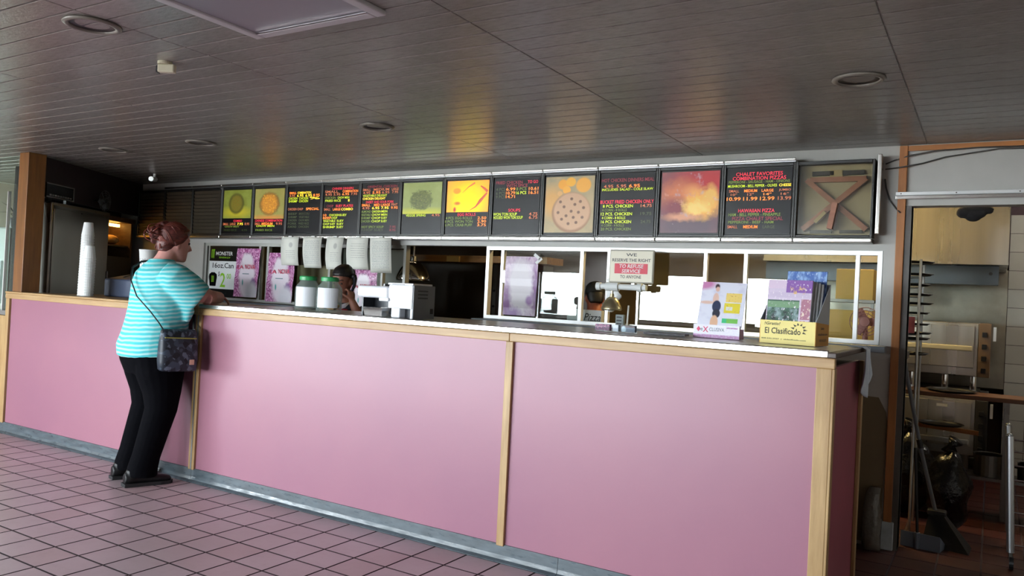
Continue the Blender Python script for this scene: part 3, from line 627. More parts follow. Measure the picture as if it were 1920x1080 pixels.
for i in range(16):
    x0 = MX0 + MP * i; x1 = x0 + MP; xc = (x0 + x1) / 2
    b = thing('menu_board', mlabel[i], 'menu board', (xc, YB0 - 0.03, MZ0), 0, 'row of menu boards above the hatches')
    # box body, frame bars
    if i != 15:
        B_(x0 + 0.001, x1 - 0.001, MYF + 0.012, YB0, MZ0, MZ1).build('box', mframe, b)
    else:
        bk = mat('menu_box_inside', hexc(178, 170, 142), 0.6, var=(5, 0.12))
        B_(x0 + 0.001, x1 - 0.001, YB0 - 0.012, YB0, MZ0, MZ1).build('back', bk, b)
        for a, c, d, e in ((x0 + 0.001, x0 + 0.01, MZ0, MZ1), (x1 - 0.01, x1 - 0.001, MZ0, MZ1), (x0 + 0.01, x1 - 0.01, MZ0, MZ0 + 0.01), (x0 + 0.01, x1 - 0.01, MZ1 - 0.01, MZ1)):
            B_(a, c, MYF + 0.012, YB0 - 0.012, d, e).build('box_side', mframe, b)
        br = wood('brace_wood', hexc(170, 112, 84), hexc(146, 92, 66), 0)
        MB().beam((x0 + 0.05, 4.872, MZ1 - 0.10), (x1 - 0.04, 4.872, MZ0 + 0.05), 0.03, 0.045, (0, 1, 0)).xf(Matrix.Identity(3)).build('brace', br, b)
        MB().beam((x0 + 0.04, 4.862, MZ0 + 0.05), (x1 - 0.05, 4.862, MZ1 - 0.10), 0.03, 0.045, (0, 1, 0)).build('brace', br, b)
        B_(x0 + 0.07, x1 - 0.05, 4.855, 4.88, MZ1 - 0.115, MZ1 - 0.085).build('cross_rail', br, b)
        MB().beam((xc + 0.01, 4.845, MZ0 + 0.20), (xc - 0.015, 4.845, MZ0 + 0.05), 0.03, 0.11, (0, 1, 0)).build('wood_block', br, b)
        B_(xc - 0.035, xc + 0.035, 4.86, 4.885, MZ1 - 0.085, MZ1 - 0.045).build('bracket', mat('bracket_tan', hexc(176, 160, 112), 0.5), b)
        MB().beam((xc - 0.10, 4.842, MZ0 + 0.09), (xc - 0.045, 4.842, MZ0 + 0.15), 0.02, 0.05, (0, 1, 0)).build('bracket', MATS['bracket_tan'], b)
        for a in (x0 + 0.08, xc + 0.03):
            B_(a, a + 0.12, 4.86, 4.885, MZ1 - 0.075, MZ1 - 0.05).build('socket', black, b); B_(a, a + 0.12, 4.86, 4.885, MZ0 + 0.03, MZ0 + 0.048).build('socket', black, b)
        cl = thinglass('cloudy_plastic', (0.94, 0.92, 0.86), .9, 0.2)
        B_(x0 + 0.02, x1 - 0.02, MYF + 0.004, MYF + 0.007, MZ0 + 0.02, MZ1 - 0.02).build('cover', cl, b)
    for a, c, d, e in ((x0, x0 + 0.014, MZ0, MZ1), (x1 - 0.014, x1, MZ0, MZ1), (x0 + 0.014, x1 - 0.014, MZ0, MZ0 + 0.014), (x0 + 0.014, x1 - 0.014, MZ1 - 0.02, MZ1)):
        B_(a, c, MYF - 0.004, MYF + 0.012, d, e).build('frame_bar', mframe, b, bevel=0.003)
    ix0, ix1, iz0, iz1 = x0 + 0.02, x1 - 0.02, MZ0 + 0.018, MZ1 - 0.024
    iw, ih = ix1 - ix0, iz1 - iz0
    if i < 3:
        for k in range(12):
            z = iz0 + ih * (k + 0.5) / 12
            MB().obox((xc, MYF + 0.006, z), (iw, 0.004, 0.030), Matrix.Rotation(math.radians(28), 3, 'X')).build('slat', slat_m, b)
    elif i != 15:
        B_(ix0, ix1, MYF + 0.003, MYF + 0.012, iz0, iz1).build('film', film, b)
        if i in photo:
            fz = iz0 + ih * photo_frac[i]
            B_(ix0 + 0.006, ix1 - 0.006, MYF + 0.0005, MYF + 0.003, fz, iz1 - 0.006).build('photo', photo[i], b)
            if i == 9:
                sm = mat('soup_spoon', hexc(176, 78, 50), 0.4, emit=hexc(176, 78, 50), es=0.8)
                P = lambda u, v: (ix0 + iw * u, MYF - 0.0006, fz + (iz1 - fz) * v)
                for pts, rr in (([P(.38, .6), P(.52, .78), P(.66, .9)], [.001, .003, .006]), ([P(.8, .8), P(.9, .7), P(.96, .62)], [.004, .009, .010]), ([P(.55, .04), P(.7, .16), P(.8, .34), P(.95, .58)], [.001, .005, .012, .006])):
                    MB().tube(pts, [(r, .0008) for r in rr], 8, side=(0, 0, 1)).build('ladle_print', sm, b)
        for (v, hh, words) in rows.get(i, []):
            for (u, w, s, c) in words:
                text(s, ix0 + iw * u, MYF - 0.0005, iz0 + ih * v - hh * ih * 0.5 + 0.005, hh * ih * 0.92, TC[c], b, w=w * iw, name='lettering')
    # bright metal edging above and below, a length per box
    if i >= 1 and i != 15:
        B_(x0 + 0.002, x1 - 0.002, MYF - 0.014, MYF + 0.004, MZ1 + 0.008, MZ1 + 0.026).build('top_edging', nosing_m, b, bevel=0.004)
        B_(x0 + 0.002, x1 - 0.002, MYF - 0.006, YB0, MZ1 + 0.002, MZ1 + 0.010).build('top_ledge', alu, b)
    B_(x0 + 0.002, x1 - 0.002, MYF - 0.012, MYF + 0.004, MZ0 - 0.028, MZ0 - 0.006).build('bottom_edging', nosing_m, b, bevel=0.004)
    B_(x0 + 0.002, x1 - 0.002, MYF + 0.004, YB0, MZ0 - 0.03, MZ0 - 0.002).build('bottom_ledge', steel_dark, b)
xe = MX0 + MP * 16
tag(B_(xe + 0.012, xe + 0.034, MYF - 0.004, YB0, MZ0 + 0.02, MZ1 + 0.025).build('edging_strip', nosing_m, bevel=0.004), 'upright bright metal strip at the right end of the menu boards', 'metal strip')

# ================================================================== SERVING HATCHES (sliding windows in the back wall)
YW = YB0 + 0.02
sill_m = mat('sill_grey', hexc(138, 146, 154), 0.4, var=(3, 0.08))
def hatch(n, label, x0, x1, members, panes, z0=1.135):
    w = struct('window_%d' % n, B_(x0, x1, YW, YW + 0.05, 1.646, 1.672), alu_white, label)
    B_(x0, x1, YW, YW + 0.05, z0, z0 + 0.024).build('bottom_rail', alu_white, w)
    for x in (x0 + 0.013, x1 - 0.013): B_(x - 0.013, x + 0.013, YW, YW + 0.05, z0 + 0.024, 1.646).build('jamb', alu_white, w)
    for x, t in members: B_(x - t / 2, x + t / 2, YW + 0.005, YW + 0.04, z0 + 0.024, 1.646).build('mullion', alu_white, w)
    for a, b in panes: B_(a, b, YW + 0.020, YW + 0.026, z0 + 0.024, 1.646).build('pane', pane, w)
    return w
hw = hatch(1, 'white framed sliding hatch windows right of the open hatch', -3.25, -0.545, [(-3.11, .024), (-2.455, .026), (-2.25, .022), (-1.575, .022), (-1.32, .022), (-0.676, .022)], [(-3.10, -2.466), (-2.03, -1.586), (-1.31, -0.687)])
B_(-2.035, -2.02, YW + 0.005, YW + 0.04, 1.159, 1.646).build('mullion', alu, hw)
B_(-2.80, -2.785, YW + 0.004, YW + 0.016, 1.16, 1.49).build('mullion', alu, hw)
for x in (-3.085,): B_(x - 0.02, x + 0.024, YW - 0.01, YW + 0.005, 1.40, 1.50).build('latch', alu_white, hw, bevel=0.006)
hl = hatch(2, 'white framed sliding hatch windows in a shaded grey, covered with posters at the left', -6.5, -4.02, [(-6.43, .05), (-5.735, .03), (-5.63, .026), (-4.86, .024), (-4.27, .02)], [(-6.40, -5.75), (-5.615, -4.87), (-4.85, -4.28)])
for o in [hl] + list(hl.children):
    if o.name.split('.')[0] != 'pane': o.data.materials[0] = mat('alu_white_shaded', hexc(178, 178, 172), 0.35)  # greyer copy of the white frames, their missing reflections put into the colour
struct('trim_1', B_(-3.28, -0.50, YB0 - 0.10, YB0 + 0.09, 1.096, 1.133), sill_m, 'grey ledge under the right hatch windows', bevel=0.004)
struct('trim_2', B_(-6.55, -3.98, YB0 - 0.10, YB0 + 0.09, 1.090, 1.128), sill_m, 'grey ledge under the left hatch windows', bevel=0.004)
# doorway trim
struct('trim_3', B_(-0.478, -0.436, YB0 - 0.022, YB0 + 0.01, 0.15, ZC - 0.004), pine, 'orange wooden trim left of the kitchen doorway', bevel=0.003)
struct('trim_4', B_(-0.436, 1.2, YB0 - 0.018, YB0 + 0.004, ZC - 0.034, ZC - 0.006), pine_x, 'orange wooden strip along the ceiling above the doorway')
struct('trim_5', B_(-0.436, -0.405, YB0 - 0.01, YB1 + 0.02, 0.0, 1.925), mat('jamb_grey', hexc(96, 92, 88), 0.5, var=(4, 0.2)), 'grey door jamb beside the orange trim')
tr = tag(B_(-0.487, 1.1, YB0 - 0.05, YB0, 1.957, 1.978).build('door_track', nosing_m, bevel=0.003), 'white metal track over the kitchen doorway', 'track')
B_(-0.487, 1.1, YB0 - 0.035, YB0, 1.980, 2.000).build('upper_flange', alu_white, tr, bevel=0.002)
for x in (-0.46, -0.19, 0.1): MB().cyl((x, YB0 - 0.036, 1.99), (x, YB0 - 0.033, 1.99), 0.004, seg=8).build('screw', steel_dark, tr)
struct('baseboard_back', B_(-0.508, -0.424, YB0 - 0.03, YB0 + 0.005, 0.0, 0.155), mat('chipped_white', hexc(196, 206, 214), 0.5, var=(14, 0.2)), 'chipped white corner block at the foot of the door trim', bevel=0.004)
# bare patch of older paint on the wall behind the counter end
mb = MB().prism([(-0.70, 0.02), (-0.492, 0.02), (-0.488, 0.30), (-0.478, 0.70), (-0.488, 0.76), (-0.51, 0.80), (-0.53, 0.84), (-0.70, 0.845)], YB0 - 0.004, YB0)
struct('trim_6', mb, mat('old_paint', hexc(128, 112, 84), 0.6, var=(3, 0.12)), 'brownish patch of bare board low on the back wall')
# loose wires from the last menu box to the door trim
wire = mat('wire_grey', hexc(66, 64, 60), 0.5)
for nm, pts in (('grey wire drooping from the last menu box down to the door trim', [(-0.548, 4.893, 2.08), (-0.54, 4.893, 2.03), (-0.52, 4.893, 1.96), (-0.485, 4.89, 1.91), (-0.46, 4.872, 1.885)]),
                ('grey wire running from the menu box to the ceiling strip above the doorway', [(-0.548, 4.893, 2.165), (-0.50, 4.89, 2.185), (-0.42, 4.875, 2.205), (-0.30, 4.88, 2.225), (-0.1, 4.878, 2.232), (0.3, 4.88, 2.226)]),
                ('second grey wire below the ceiling strip above the doorway', [(-0.548, 4.893, 2.135), (-0.46, 4.868, 2.14), (-0.36, 4.885, 2.16), (-0.25, 4.887, 2.19), (0.0, 4.89, 2.222), (0.35, 4.89, 2.214)])):
    tag(MB().tube(pts, 0.004, 8).build('loose_wire', wire, smooth=True), nm, 'wire')

# ================================================================== SIGNS, POSTERS, NOTICES
ink = mat('ink_black', hexc(24, 24, 26), 0.5); ink_grey = mat('ink_grey', hexc(120, 120, 118), 0.5); ink_red = mat('ink_red', hexc(206, 40, 66), 0.5); ink_white = mat('ink_white', hexc(238, 238, 236), 0.5)
sg = thing('notice_sign', 'cream enamel sign reserving the right to refuse service, hung over the hatch', 'sign', (-2.03, 4.80, 1.43))
B_(-2.188, -1.872, 4.80, 4.815, 1.432, 1.652).build('plate', mat('sign_rim', hexc(170, 164, 148), 0.4), sg, bevel=0.012)
B_(-2.178, -1.882, 4.797, 4.80, 1.442, 1.642).build('face', mat('sign_cream', hexc(222, 214, 190), 0.4), sg, bevel=0.0)
B_(-2.146, -1.914, 4.7955, 4.797, 1.494, 1.56).build('red_band', ink_red, sg)
text('WE', -2.03, 4.796, 1.608, 0.020, ink, sg, w=0.075); text('RESERVE THE RIGHT', -2.03, 4.796, 1.572, 0.021, ink, sg, w=0.27)
text('TO REFUSE', -2.03, 4.795, 1.531, 0.024, ink_white, sg, w=0.17, slant=0.15); text('SERVICE', -2.03, 4.795, 1.499, 0.024, ink_white, sg, w=0.13, slant=0.15); text('TO ANYONE', -2.03, 4.796, 1.463, 0.021, ink, sg, w=0.148)

def petals(name): return prt(name, hexc(168, 84, 140), [('v', 26, hexc(214, 150, 196), .3, .8), ('n', 14, hexc(116, 44, 104), .5, .66), ('v', 40, hexc(232, 190, 220), .78, .82), ('e', .5, .40, .3, .44, hexc(238, 226, 236), .18, .22, 5), ('e', .52, .74, .2, .16, hexc(240, 230, 238), .2, .2, 6), ('e', .76, .3, .1, .09, hexc(120, 66, 140), .3, .1), ('e', .36, .3, .025, .06, hexc(90, 170, 170), .3), ('e', .7, .1, .24, .22, hexc(226, 222, 230), .3)], rough=.3)
def poster_la_nova(x0, x1, y, z0, z1, label, lean=0.0, pale=False, letters=True):
    p = thing('flower_poster', label, 'poster', ((x0 + x1) / 2, y, z0), 0, 'purple flower posters on the hatch windows')
    mp = petals('petal_print') if not pale else prt('petal_print_faded', hexc(206, 184, 206), [('v', 20, hexc(226, 206, 222), .3, .8), ('n', 10, hexc(176, 128, 178), .54, .7), ('e', .5, .5, .36, .44, hexc(228, 220, 226), .25, .2, 5), ('e', .1, .2, .12, .3, hexc(130, 66, 140), .5, .2), ('e', .95, .5, .1, .4, hexc(120, 60, 130), .5, .2), ('e', .3, .04, .22, .08, hexc(150, 100, 176), .5, .2), ('e', .78, .26, .1, .08, hexc(160, 110, 176), .3)], rough=.3)
    mb = MB(); n = 8
    for k in range(n + 1):
        z = z0 + (z1 - z0) * k / n; dy = 0.003 * math.sin(k * 1.7)
        dx = lean * k / n
        mb.v += [V(x0 + dx, y + dy, z), V(x1 + dx, y + dy, z), V(x1 + dx, y + dy + 0.0015, z), V(x0 + dx, y + dy + 0.0015, z)]
    for k in range(n):
        a = 4 * k
        mb.f += [(a, a + 1, a + 5, a + 4), (a + 1, a + 2, a + 6, a + 5), (a + 2, a + 3, a + 7, a + 6), (a + 3, a, a + 4, a + 7)]
    mb.f += [(3, 2, 1, 0), (4 * n, 4 * n + 1, 4 * n + 2, 4 * n + 3)]
    mb.build('sheet', mp, p)
    if letters:
        w = x1 - x0; hz = z1 - z0
        text('LA', x0 + w * .22 + lean * .6, y - 0.006, z0 + hz * .575, hz * .075, mat('nova_red', hexc(204, 62, 98), .5), p, w=w * .26); text('NOVA', x0 + w * .64 + lean * .6, y - 0.006, z0 + hz * .575, hz * .095, MATS['nova_red'], p, w=w * .44)
        B_(x0 + w * .34 + lean * .5, x0 + w * .62 + lean * .5, y - 0.006, y - 0.005, z0 + hz * .47, z0 + hz * .485).build('caption_bar', mat('teal_ink', hexc(90, 120, 130), .5), p)
    return p
yp = YB0 - 0.002
poster_la_nova(-6.05, -5.735, 4.905, 1.175, 1.625, 'purple flower poster overlapping the energy drink poster', 0.03)
poster_la_nova(-5.615, -5.28, 4.905, 1.15, 1.59, 'purple flower poster beside the beige panel behind the glass jars', 0.03)
poster_la_nova(-4.60, -4.30, 4.905, 1.10, 1.465, 'purple flower poster half hidden by paper notices and the white machine', 0.0)
fp = poster_la_nova(-3.075, -2.80, 4.905, 1.17, 1.60, 'pale faded flower poster taped to the right hatch window', 0.01, True, False)
for c, a in (((-2.80, 4.900, 1.60), 35), ((-2.785, 4.900, 1.57), -40)): MB().obox(c, (0.06, 0.002, 0.022), Matrix.Rotation(math.radians(a), 3, 'Y')).build('tape', mat('tape', hexc(222, 224, 222), .4), fp)
ep = thing('drink_poster', 'black and white energy drink can price poster beside the customer', 'poster', (-6.2, 4.9, 1.18))
ec = hexc(150, 206, 40)
B_(-6.42, -6.02, 4.912, 4.915, 1.165, 1.645).build('sheet', prt('drink_print', hexc(236, 238, 238), [('r', 0, .70, 1, 1, hexc(14, 16, 14)), ('r', 0, 0, 1, .15, hexc(14, 16, 16)), ('n', 20, hexc(60, 70, 66), .6, .7, (0, .02, 1, .1))], rough=.3), ep)
gm = mat('drink_green', hexc(140, 200, 40), .4)
for k, dx in enumerate((0, .017, .034)):
    MB().prism([(-6.395 + dx, 1.535), (-6.388 + dx, 1.525), (-6.384 + dx, 1.595), (-6.378 + dx, 1.612), (-6.392 + dx, 1.612)], 4.9095, 4.911).build('claw_mark', gm, ep)
text('MONSTER', -6.21, 4.911, 1.555, 0.036, ink_white, ep, w=.24); text('ENERGY', -6.20, 4.911, 1.528, 0.014, gm, ep, w=.16)
text('16oz.Can', -6.22, 4.911, 1.435, 0.05, ink, ep, w=.30); text('$', -6.272, 4.911, 1.352, 0.05, ink, ep, w=.02); text('2', -6.215, 4.911, 1.255, 0.135, gm, ep, w=.075); text('00', -6.13, 4.911, 1.335, 0.05, gm, ep, w=.06)
MB().prism([(-6.40, 1.262), (-6.315, 1.262), (-6.30, 1.35), (-6.305, 1.375), (-6.335, 1.392), (-6.38, 1.392), (-6.41, 1.375), (-6.415, 1.35)], 4.9105, 4.9118).build('can_print', blackgloss, ep)
for dx in (0, .013, .026): B_(-6.375 + dx, -6.369 + dx, 4.909, 4.9105, 1.30, 1.36).build('claw_mark', gm, ep)

paper_m = mat('paper_white', hexc(236, 236, 228), 0.7, var=(5, 0.03))
def notice_paper(x0, x1, z0, curl, label, kind):
    p = thing('paper_notice', label, 'paper', ((x0 + x1) / 2, 4.78, z0), 0, 'paper notices hanging under the menu boards')
    n = 10; z1 = 1.722; mb = MB()
    for k in range(n + 1):
        t = k / n; z = z1 + (z0 - z1) * t; y = 4.782 - 0.004 - curl * math.sin(t * 2.6) * 0.5 + 0.02 * t * t
        sh = 0.004 * math.sin(3 * t + x0 * 9); nar = 0.008 * t * (1 if curl > 0.01 else 0)
        mb.v += [V(x0 + sh + nar, y, z), V((x0 + x1) / 2 + sh, y - 0.004, z), V(x1 + sh - nar, y, z)]
    for k in range(n):
        for s in (0, 1): mb.f.append((3 * k + s + 3, 3 * k + s + 4, 3 * k + s + 1, 3 * k + s))
    pm_ = prt('notice_print_%s' % kind, hexc(236, 236, 226), ([('e', .58, .72, .1, .09, hexc(196, 196, 190), .2), ('l', 16, .28, hexc(176, 176, 172), (.3, .2, .8, .55))] if kind == 'seal' else [('l', 26, .4, hexc(168, 170, 172), (.12, .12, .9, .9))] if kind == 'dense' else [('l', 14, .25, hexc(188, 188, 182), (.2, .3, .85, .8))]), rough=.7)
    o = mb.build('sheet', pm_, p, smooth=True); s = o.modifiers.new('thick', 'SOLIDIFY'); s.thickness = 0.0008
    B_((x0 + x1) / 2 - .02, (x0 + x1) / 2 + .02, 4.776, 4.779, 1.71, 1.732).build('tape', MATS['tape'], p)
notice_paper(-5.30, -5.09, 1.478, .01, 'cream paper notice with a seal, leftmost of the five hanging papers', 'seal')
notice_paper(-5.03, -4.81, 1.462, .03, 'white typed paper notice, second from the left of the five', 'dense')
notice_paper(-4.76, -4.57, 1.455, .04, 'curled paper notice with a small emblem, middle of the five', 'seal')
notice_paper(-4.53, -4.30, 1.462, .01, 'plain paper notice, fourth from the left of the five', 'plain')
notice_paper(-4.28, -4.06, 1.44, .005, 'typed paper notice at the right end of the five, lowest hanging', 'dense')

# ================================================================== ON THE COUNTER
CT = 1.151
glass_jar = thinglass('jar_glass', (0.95, 0.97, 0.96), 1.0)
_n = glass_jar.node_tree.nodes; _l = glass_jar.node_tree.links; _o = _n['Material Output']; _src = _o.inputs[0].links[0].from_socket
_d = _n.new('ShaderNodeBsdfDiffuse'); _d.inputs[0].default_value = hexc(170, 186, 180); _m = _n.new('ShaderNodeMixShader'); _m.inputs[0].default_value = .16
_l.new(_src, _m.inputs[1]); _l.new(_d.outputs[0], _m.inputs[2]); _l.new(_m.outputs[0], _o.inputs[0])      # pale diffuse veil in place of reflected haze on the glass
lidg = mat('jar_lid_green', hexc(40, 150, 84), 0.4)
label_m = mat('jar_label', hexc(240, 243, 248), 0.6)
def jar(x, y, label, full):
    j = thing('glass_jar', label, 'jar', (x, y, CT), 0, 'green lidded jars on the counter')
    R = 0.078
    MB().lathe((x, y, CT), [(0, 0.002), (R - .006, 0.002), (R, 0.012), (R, 0.135), (R - .006, 0.155), (0.05, 0.185), (0.048, 0.198), (0.044, 0.198), (0.046, 0.184), (R - .010, 0.152), (R - .004, 0.134), (R - .004, 0.014), (0, 0.008)], 32).build('glass_body', glass_jar, j, smooth=True)
    MB().lathe((x, y, CT), [(0.047, 0.192), (0.054, 0.192), (0.054, 0.212), (0.050, 0.218), (0, 0.218)], 28).build('lid', lidg, j, smooth=False)
    # wrapped paper label on the side that faces the room
    mb = MB(); n = 12; a0, a1 = math.radians(-105), math.radians(-5)
    for k in range(n + 1):
        t = a0 + (a1 - a0) * k / n; c, s = math.cos(t), math.sin(t)
        mb.v += [V(x + c * (R + .001), y + s * (R + .001), CT + .030), V(x + c * (R + .001), y + s * (R + .001), CT + .150), V(x + c * (R + .002), y + s * (R + .002), CT + .150), V(x + c * (R + .002), y + s * (R + .002), CT + .030)]
    for k in range(n):
        a = 4 * k
        mb.f += [(a + 3, a + 7, a + 6, a + 2), (a, a + 1, a + 5, a + 4), (a + 1, a + 2, a + 6, a + 5), (a, a + 4, a + 7, a + 3)]
    mb.build('paper_label', label_m, j)
    if full:
        mb = MB(); rnd = random.Random(3)
        for k in range(16):
            t = rnd.random() * 6.28; r = rnd.random() ** .5 * .052
            mb.obox((x + r * math.cos(t), y + r * math.sin(t), CT + .022 + rnd.random() * .02), (.035, .03, .012), Matrix.Rotation(rnd.random() * 3, 3, 'Z') @ Matrix.Rotation(rnd.random() - .5, 3, 'X'))
        o = mb.build('cookie_pile', mat('cookies', hexc(206, 150, 84), .7, var=(40, .25)), j, bevel=.003); o['kind'] = 'stuff'
    else:
        MB().lathe((x, y, CT + .011), [(0, 0), (.06, 0), (.062, .006), (0, .012)], 20).build('sweets_layer', mat('sweets', hexc(120, 84, 60), .6, var=(60, .4)), j)
jar(-3.655, 3.53, 'glass jar with green lid and white label, nearly empty, left of the pair', False)
jar(-3.475, 3.535, 'glass jar with green lid and white label, golden cookies at its bottom', True)

wm = mat('appliance_white', hexc(238, 240, 244), 0.35); gm2 = mat('appliance_grey', hexc(128, 132, 136), 0.45, var=(6, .06))
mc = thing('counter_appliance', 'white counter appliance with a grey vented side and a small pan below', 'appliance', (-3.0, 3.55, CT))
y0 = 3.47
B_(-2.95, -2.775, y0, y0 + .17, CT + .055, CT + .188).build('housing', wm, mc, bevel=.006)
B_(-2.955, -2.77, y0 - .004, y0 + .176, CT + .188, CT + .2).build('lid', wm, mc, bevel=.004)
B_(-2.92, -2.83, y0 - .0055, y0 - .003, CT + .190, CT + .194).build('lid_slot', gm2, mc)
B_(-3.19, -2.95, y0 - .005, y0 + .15, CT + .108, CT + .178).build('tank', wm, mc, bevel=.02, seg=4)
B_(-3.01, -2.94, y0 - .012, y0 + .1, CT + .092, CT + .112).build('spout_block', wm, mc, bevel=.004)
B_(-2.935, -2.87, y0 + .01, y0 + .14, CT, CT + .06).build('foot', wm, mc, bevel=.008)
B_(-2.79, -2.775, y0 + .005, y0 + .17, CT, CT + .06).build('foot', wm, mc, bevel=.003)
B_(-2.87, -2.79, y0 + .06, y0 + .16, CT, CT + .056).build('recess', mat('dark_plastic', hexc(50, 54, 60), .4), mc)
B_(-2.775, -2.768, y0 + .004, y0 + .20, CT, CT + .19).build('side_panel', gm2, mc, bevel=.002)
for k in range(3): B_(-2.7685, -2.766, y0 + .04, y0 + .13, CT + .115 + .02 * k, CT + .123 + .02 * k).build('vent', MATS['dark_plastic'], mc)
B_(-2.7685, -2.765, y0 + .16, y0 + .185, CT + .03, CT + .06).build('switch', black, mc)
B_(-3.165, -3.155, y0 + .02, y0 + .12, CT, CT + .112).build('stand', MATS['dark_plastic'], mc); B_(-3.16, -2.95, y0 + .12, y0 + .14, CT, CT + .112).build('stand', MATS['dark_plastic'], mc)
mb = MB(); pn = [(-3.14, y0, CT + .052), (-2.99, y0, CT + .052), (-2.99, y0 + .1, CT + .052), (-3.14, y0 + .1, CT + .052), (-3.13, y0 + .008, CT + .004), (-3.0, y0 + .008, CT + .004), (-3.0, y0 + .09, CT + .004), (-3.13, y0 + .09, CT + .004)]
mb.add(pn, [(0, 4, 5, 1), (1, 5, 6, 2), (2, 6, 7, 3), (3, 7, 4, 0), (4, 7, 6, 5)]); o = mb.build('pan', chrome, mc, bevel=0); s = o.modifiers.new('t', 'SOLIDIFY'); s.thickness = .002
MB().cyl((-3.02, y0 + .06, CT + .178), (-3.02, y0 + .06, CT + .192), .022, seg=20).build('cap', blackgloss, mc)

# newspaper box, turned a little
nb = thing('newspaper_box', 'yellow cardboard newspaper dispenser box at the right end of the counter', 'box', (-0.925, 3.76, CT), math.radians(-7))
yl = mat('box_yellow', hexc(240, 222, 140), .6); orr = mat('box_orange', hexc(196, 138, 44), .6); gry = mat('box_grey', hexc(168, 172, 176), .6)
bw, bd, fh, bh = .252, .19, .108, .285
B_(0, bw, 0, .003, 0, fh).build('front_panel', yl, nb, local=True)
MB().box(0, bw, bd - .003, bd, 0, bh).build('back_panel', gry, nb, local=True); B_(0, bw, .003, bd - .003, 0, .003).build('bottom', gry, nb, local=True)
for x, xx in ((bw, bw + .003), (-.003, 0)):
    MB().add([(x, 0, 0), (x, bd, 0), (x, bd, fh * .9), (x, 0, fh), (xx, 0, 0), (xx, bd, 0), (xx, bd, fh * .9), (xx, 0, fh)], [(0, 3, 2, 1), (4, 5, 6, 7), (0, 1, 5, 4), (1, 2, 6, 5), (2, 3, 7, 6), (3, 0, 4, 7)]).build('side_band', orr, nb, local=True)
    MB().add([(x, 0, fh), (x, bd, fh * .9), (x, bd, bh), (xx, 0, fh), (xx, bd, fh * .9), (xx, bd, bh)], [(0, 2, 1), (3, 4, 5), (0, 1, 4, 3), (1, 2, 5, 4), (2, 0, 3, 5)]).build('side_wing', gry, nb, local=True)
ib = mat('box_ink', hexc(52, 46, 30), .6)
text('!Gratis!', .055, -.001, .086, .014, ib, nb, w=.072, local=True, slant=.2)
text('El Clasificado', .105, -.001, .046, .028, ib, nb, w=.165, local=True)
text('800.242.2527  |  elclasificado.com', .11, -.001, .018, .0075, ib, nb, w=.205, local=True)
for k in range(7):
    t = math.radians(-30 + 32 * k); c, s = math.cos(t), math.sin(t); cx, cz = .178, .068
    MB().add([(cx + c * .022 - s * .005, -.001, cz + s * .022 + c * .005), (cx + c * .022 + s * .005, -.001, cz + s * .022 - c * .005), (cx + c * .04, -.001, cz + s * .034)], [(0, 1, 2)]).build('sun_ray', ib, nb, local=True)
Mside = Matrix.Rotation(PI / 2, 3, 'Z')
text('Clasificado', bw + .004, .09, .075, .012, ib, nb, w=.05, M=Mside, local=True); text('elclasificado.com', bw + .004, .095, .048, .011, ib, nb, w=.13, M=Mside, local=True); text('800.242.2527', bw + .004, .10, .02, .011, ib, nb, w=.10, M=Mside, local=True)
def paper(x, w, yb, yt, zt, m, label, th=.008, z0=.004):
    """a folded newspaper standing in the box, leaning back"""
    n = thing('newspaper', label, 'newspaper', nb.location, nb.rotation_euler.z, 'newspapers in the yellow box')
    mb = MB().add([(x, yb, z0), (x + w, yb, z0), (x + w, yt, zt), (x, yt, zt), (x, yb + th, z0), (x + w, yb + th, z0), (x + w, yt + th, zt), (x, yt + th, zt)], [(0, 1, 2, 3), (7, 6, 5, 4), (0, 4, 5, 1), (1, 5, 6, 2), (2, 6, 7, 3), (3, 7, 4, 0)])
    mb.build('folded_sheets', m, n, local=True, bevel=.002)
    return n
np1 = paper(.012, .205, .012, .05, .298, prt('newspaper_front', hexc(214, 198, 220), [('r', 0, .86, .42, 1, hexc(222, 200, 222)), ('r', .42, .80, 1, 1, hexc(136, 92, 168)), ('r', 0, .72, 1, .8, hexc(206, 190, 214)), ('n', 9, hexc(226, 186, 110), .5, .6, (.5, .78, .92, .9)), ('r', .02, .02, .74, .68, hexc(60, 92, 76)), ('n', 5, hexc(150, 172, 176), .45, .6, (.02, .36, .74, .58)), ('n', 8, hexc(46, 54, 56), .48, .6, (.02, .26, .74, .5)), ('n', 11, hexc(220, 206, 190), .6, .66, (.02, .22, .74, .36)), ('r', .02, .56, .74, .66, hexc(120, 156, 120)), ('n', 30, hexc(90, 170, 110), .55, .65, (.04, .04, .7, .2)), ('r', .78, .04, .99, .36, hexc(206, 110, 90)), ('r', .78, .38, .99, .7, hexc(176, 120, 140)), ('n', 14, hexc(232, 214, 200), .55, .62, (.78, .04, .99, .7)), ('n', 18, hexc(236, 226, 236), .6, .66)], rough=.6), 'purple headed newspaper with a landscape photo, front of the yellow box')
pp = mat('newsprint', hexc(196, 198, 200), .7, var=(30, .1))
for k in range(4):
    paper(.03 + .009 * k, .185, .024 + .015 * k, .066 + .02 * k, .296 - .004 * k, pp, 'plain grey newspaper edge, %s behind the purple headed one' % ORD[k], th=.010)
paper(.06, .185, .120, .165, .345, prt('newspaper_blue', hexc(70, 104, 176), [('n', 7, hexc(150, 184, 226), .45, .6), ('n', 20, hexc(196, 216, 240), .6, .66)], rough=.5), 'blue printed newspaper standing tallest at the back of the yellow box', z0=.004)

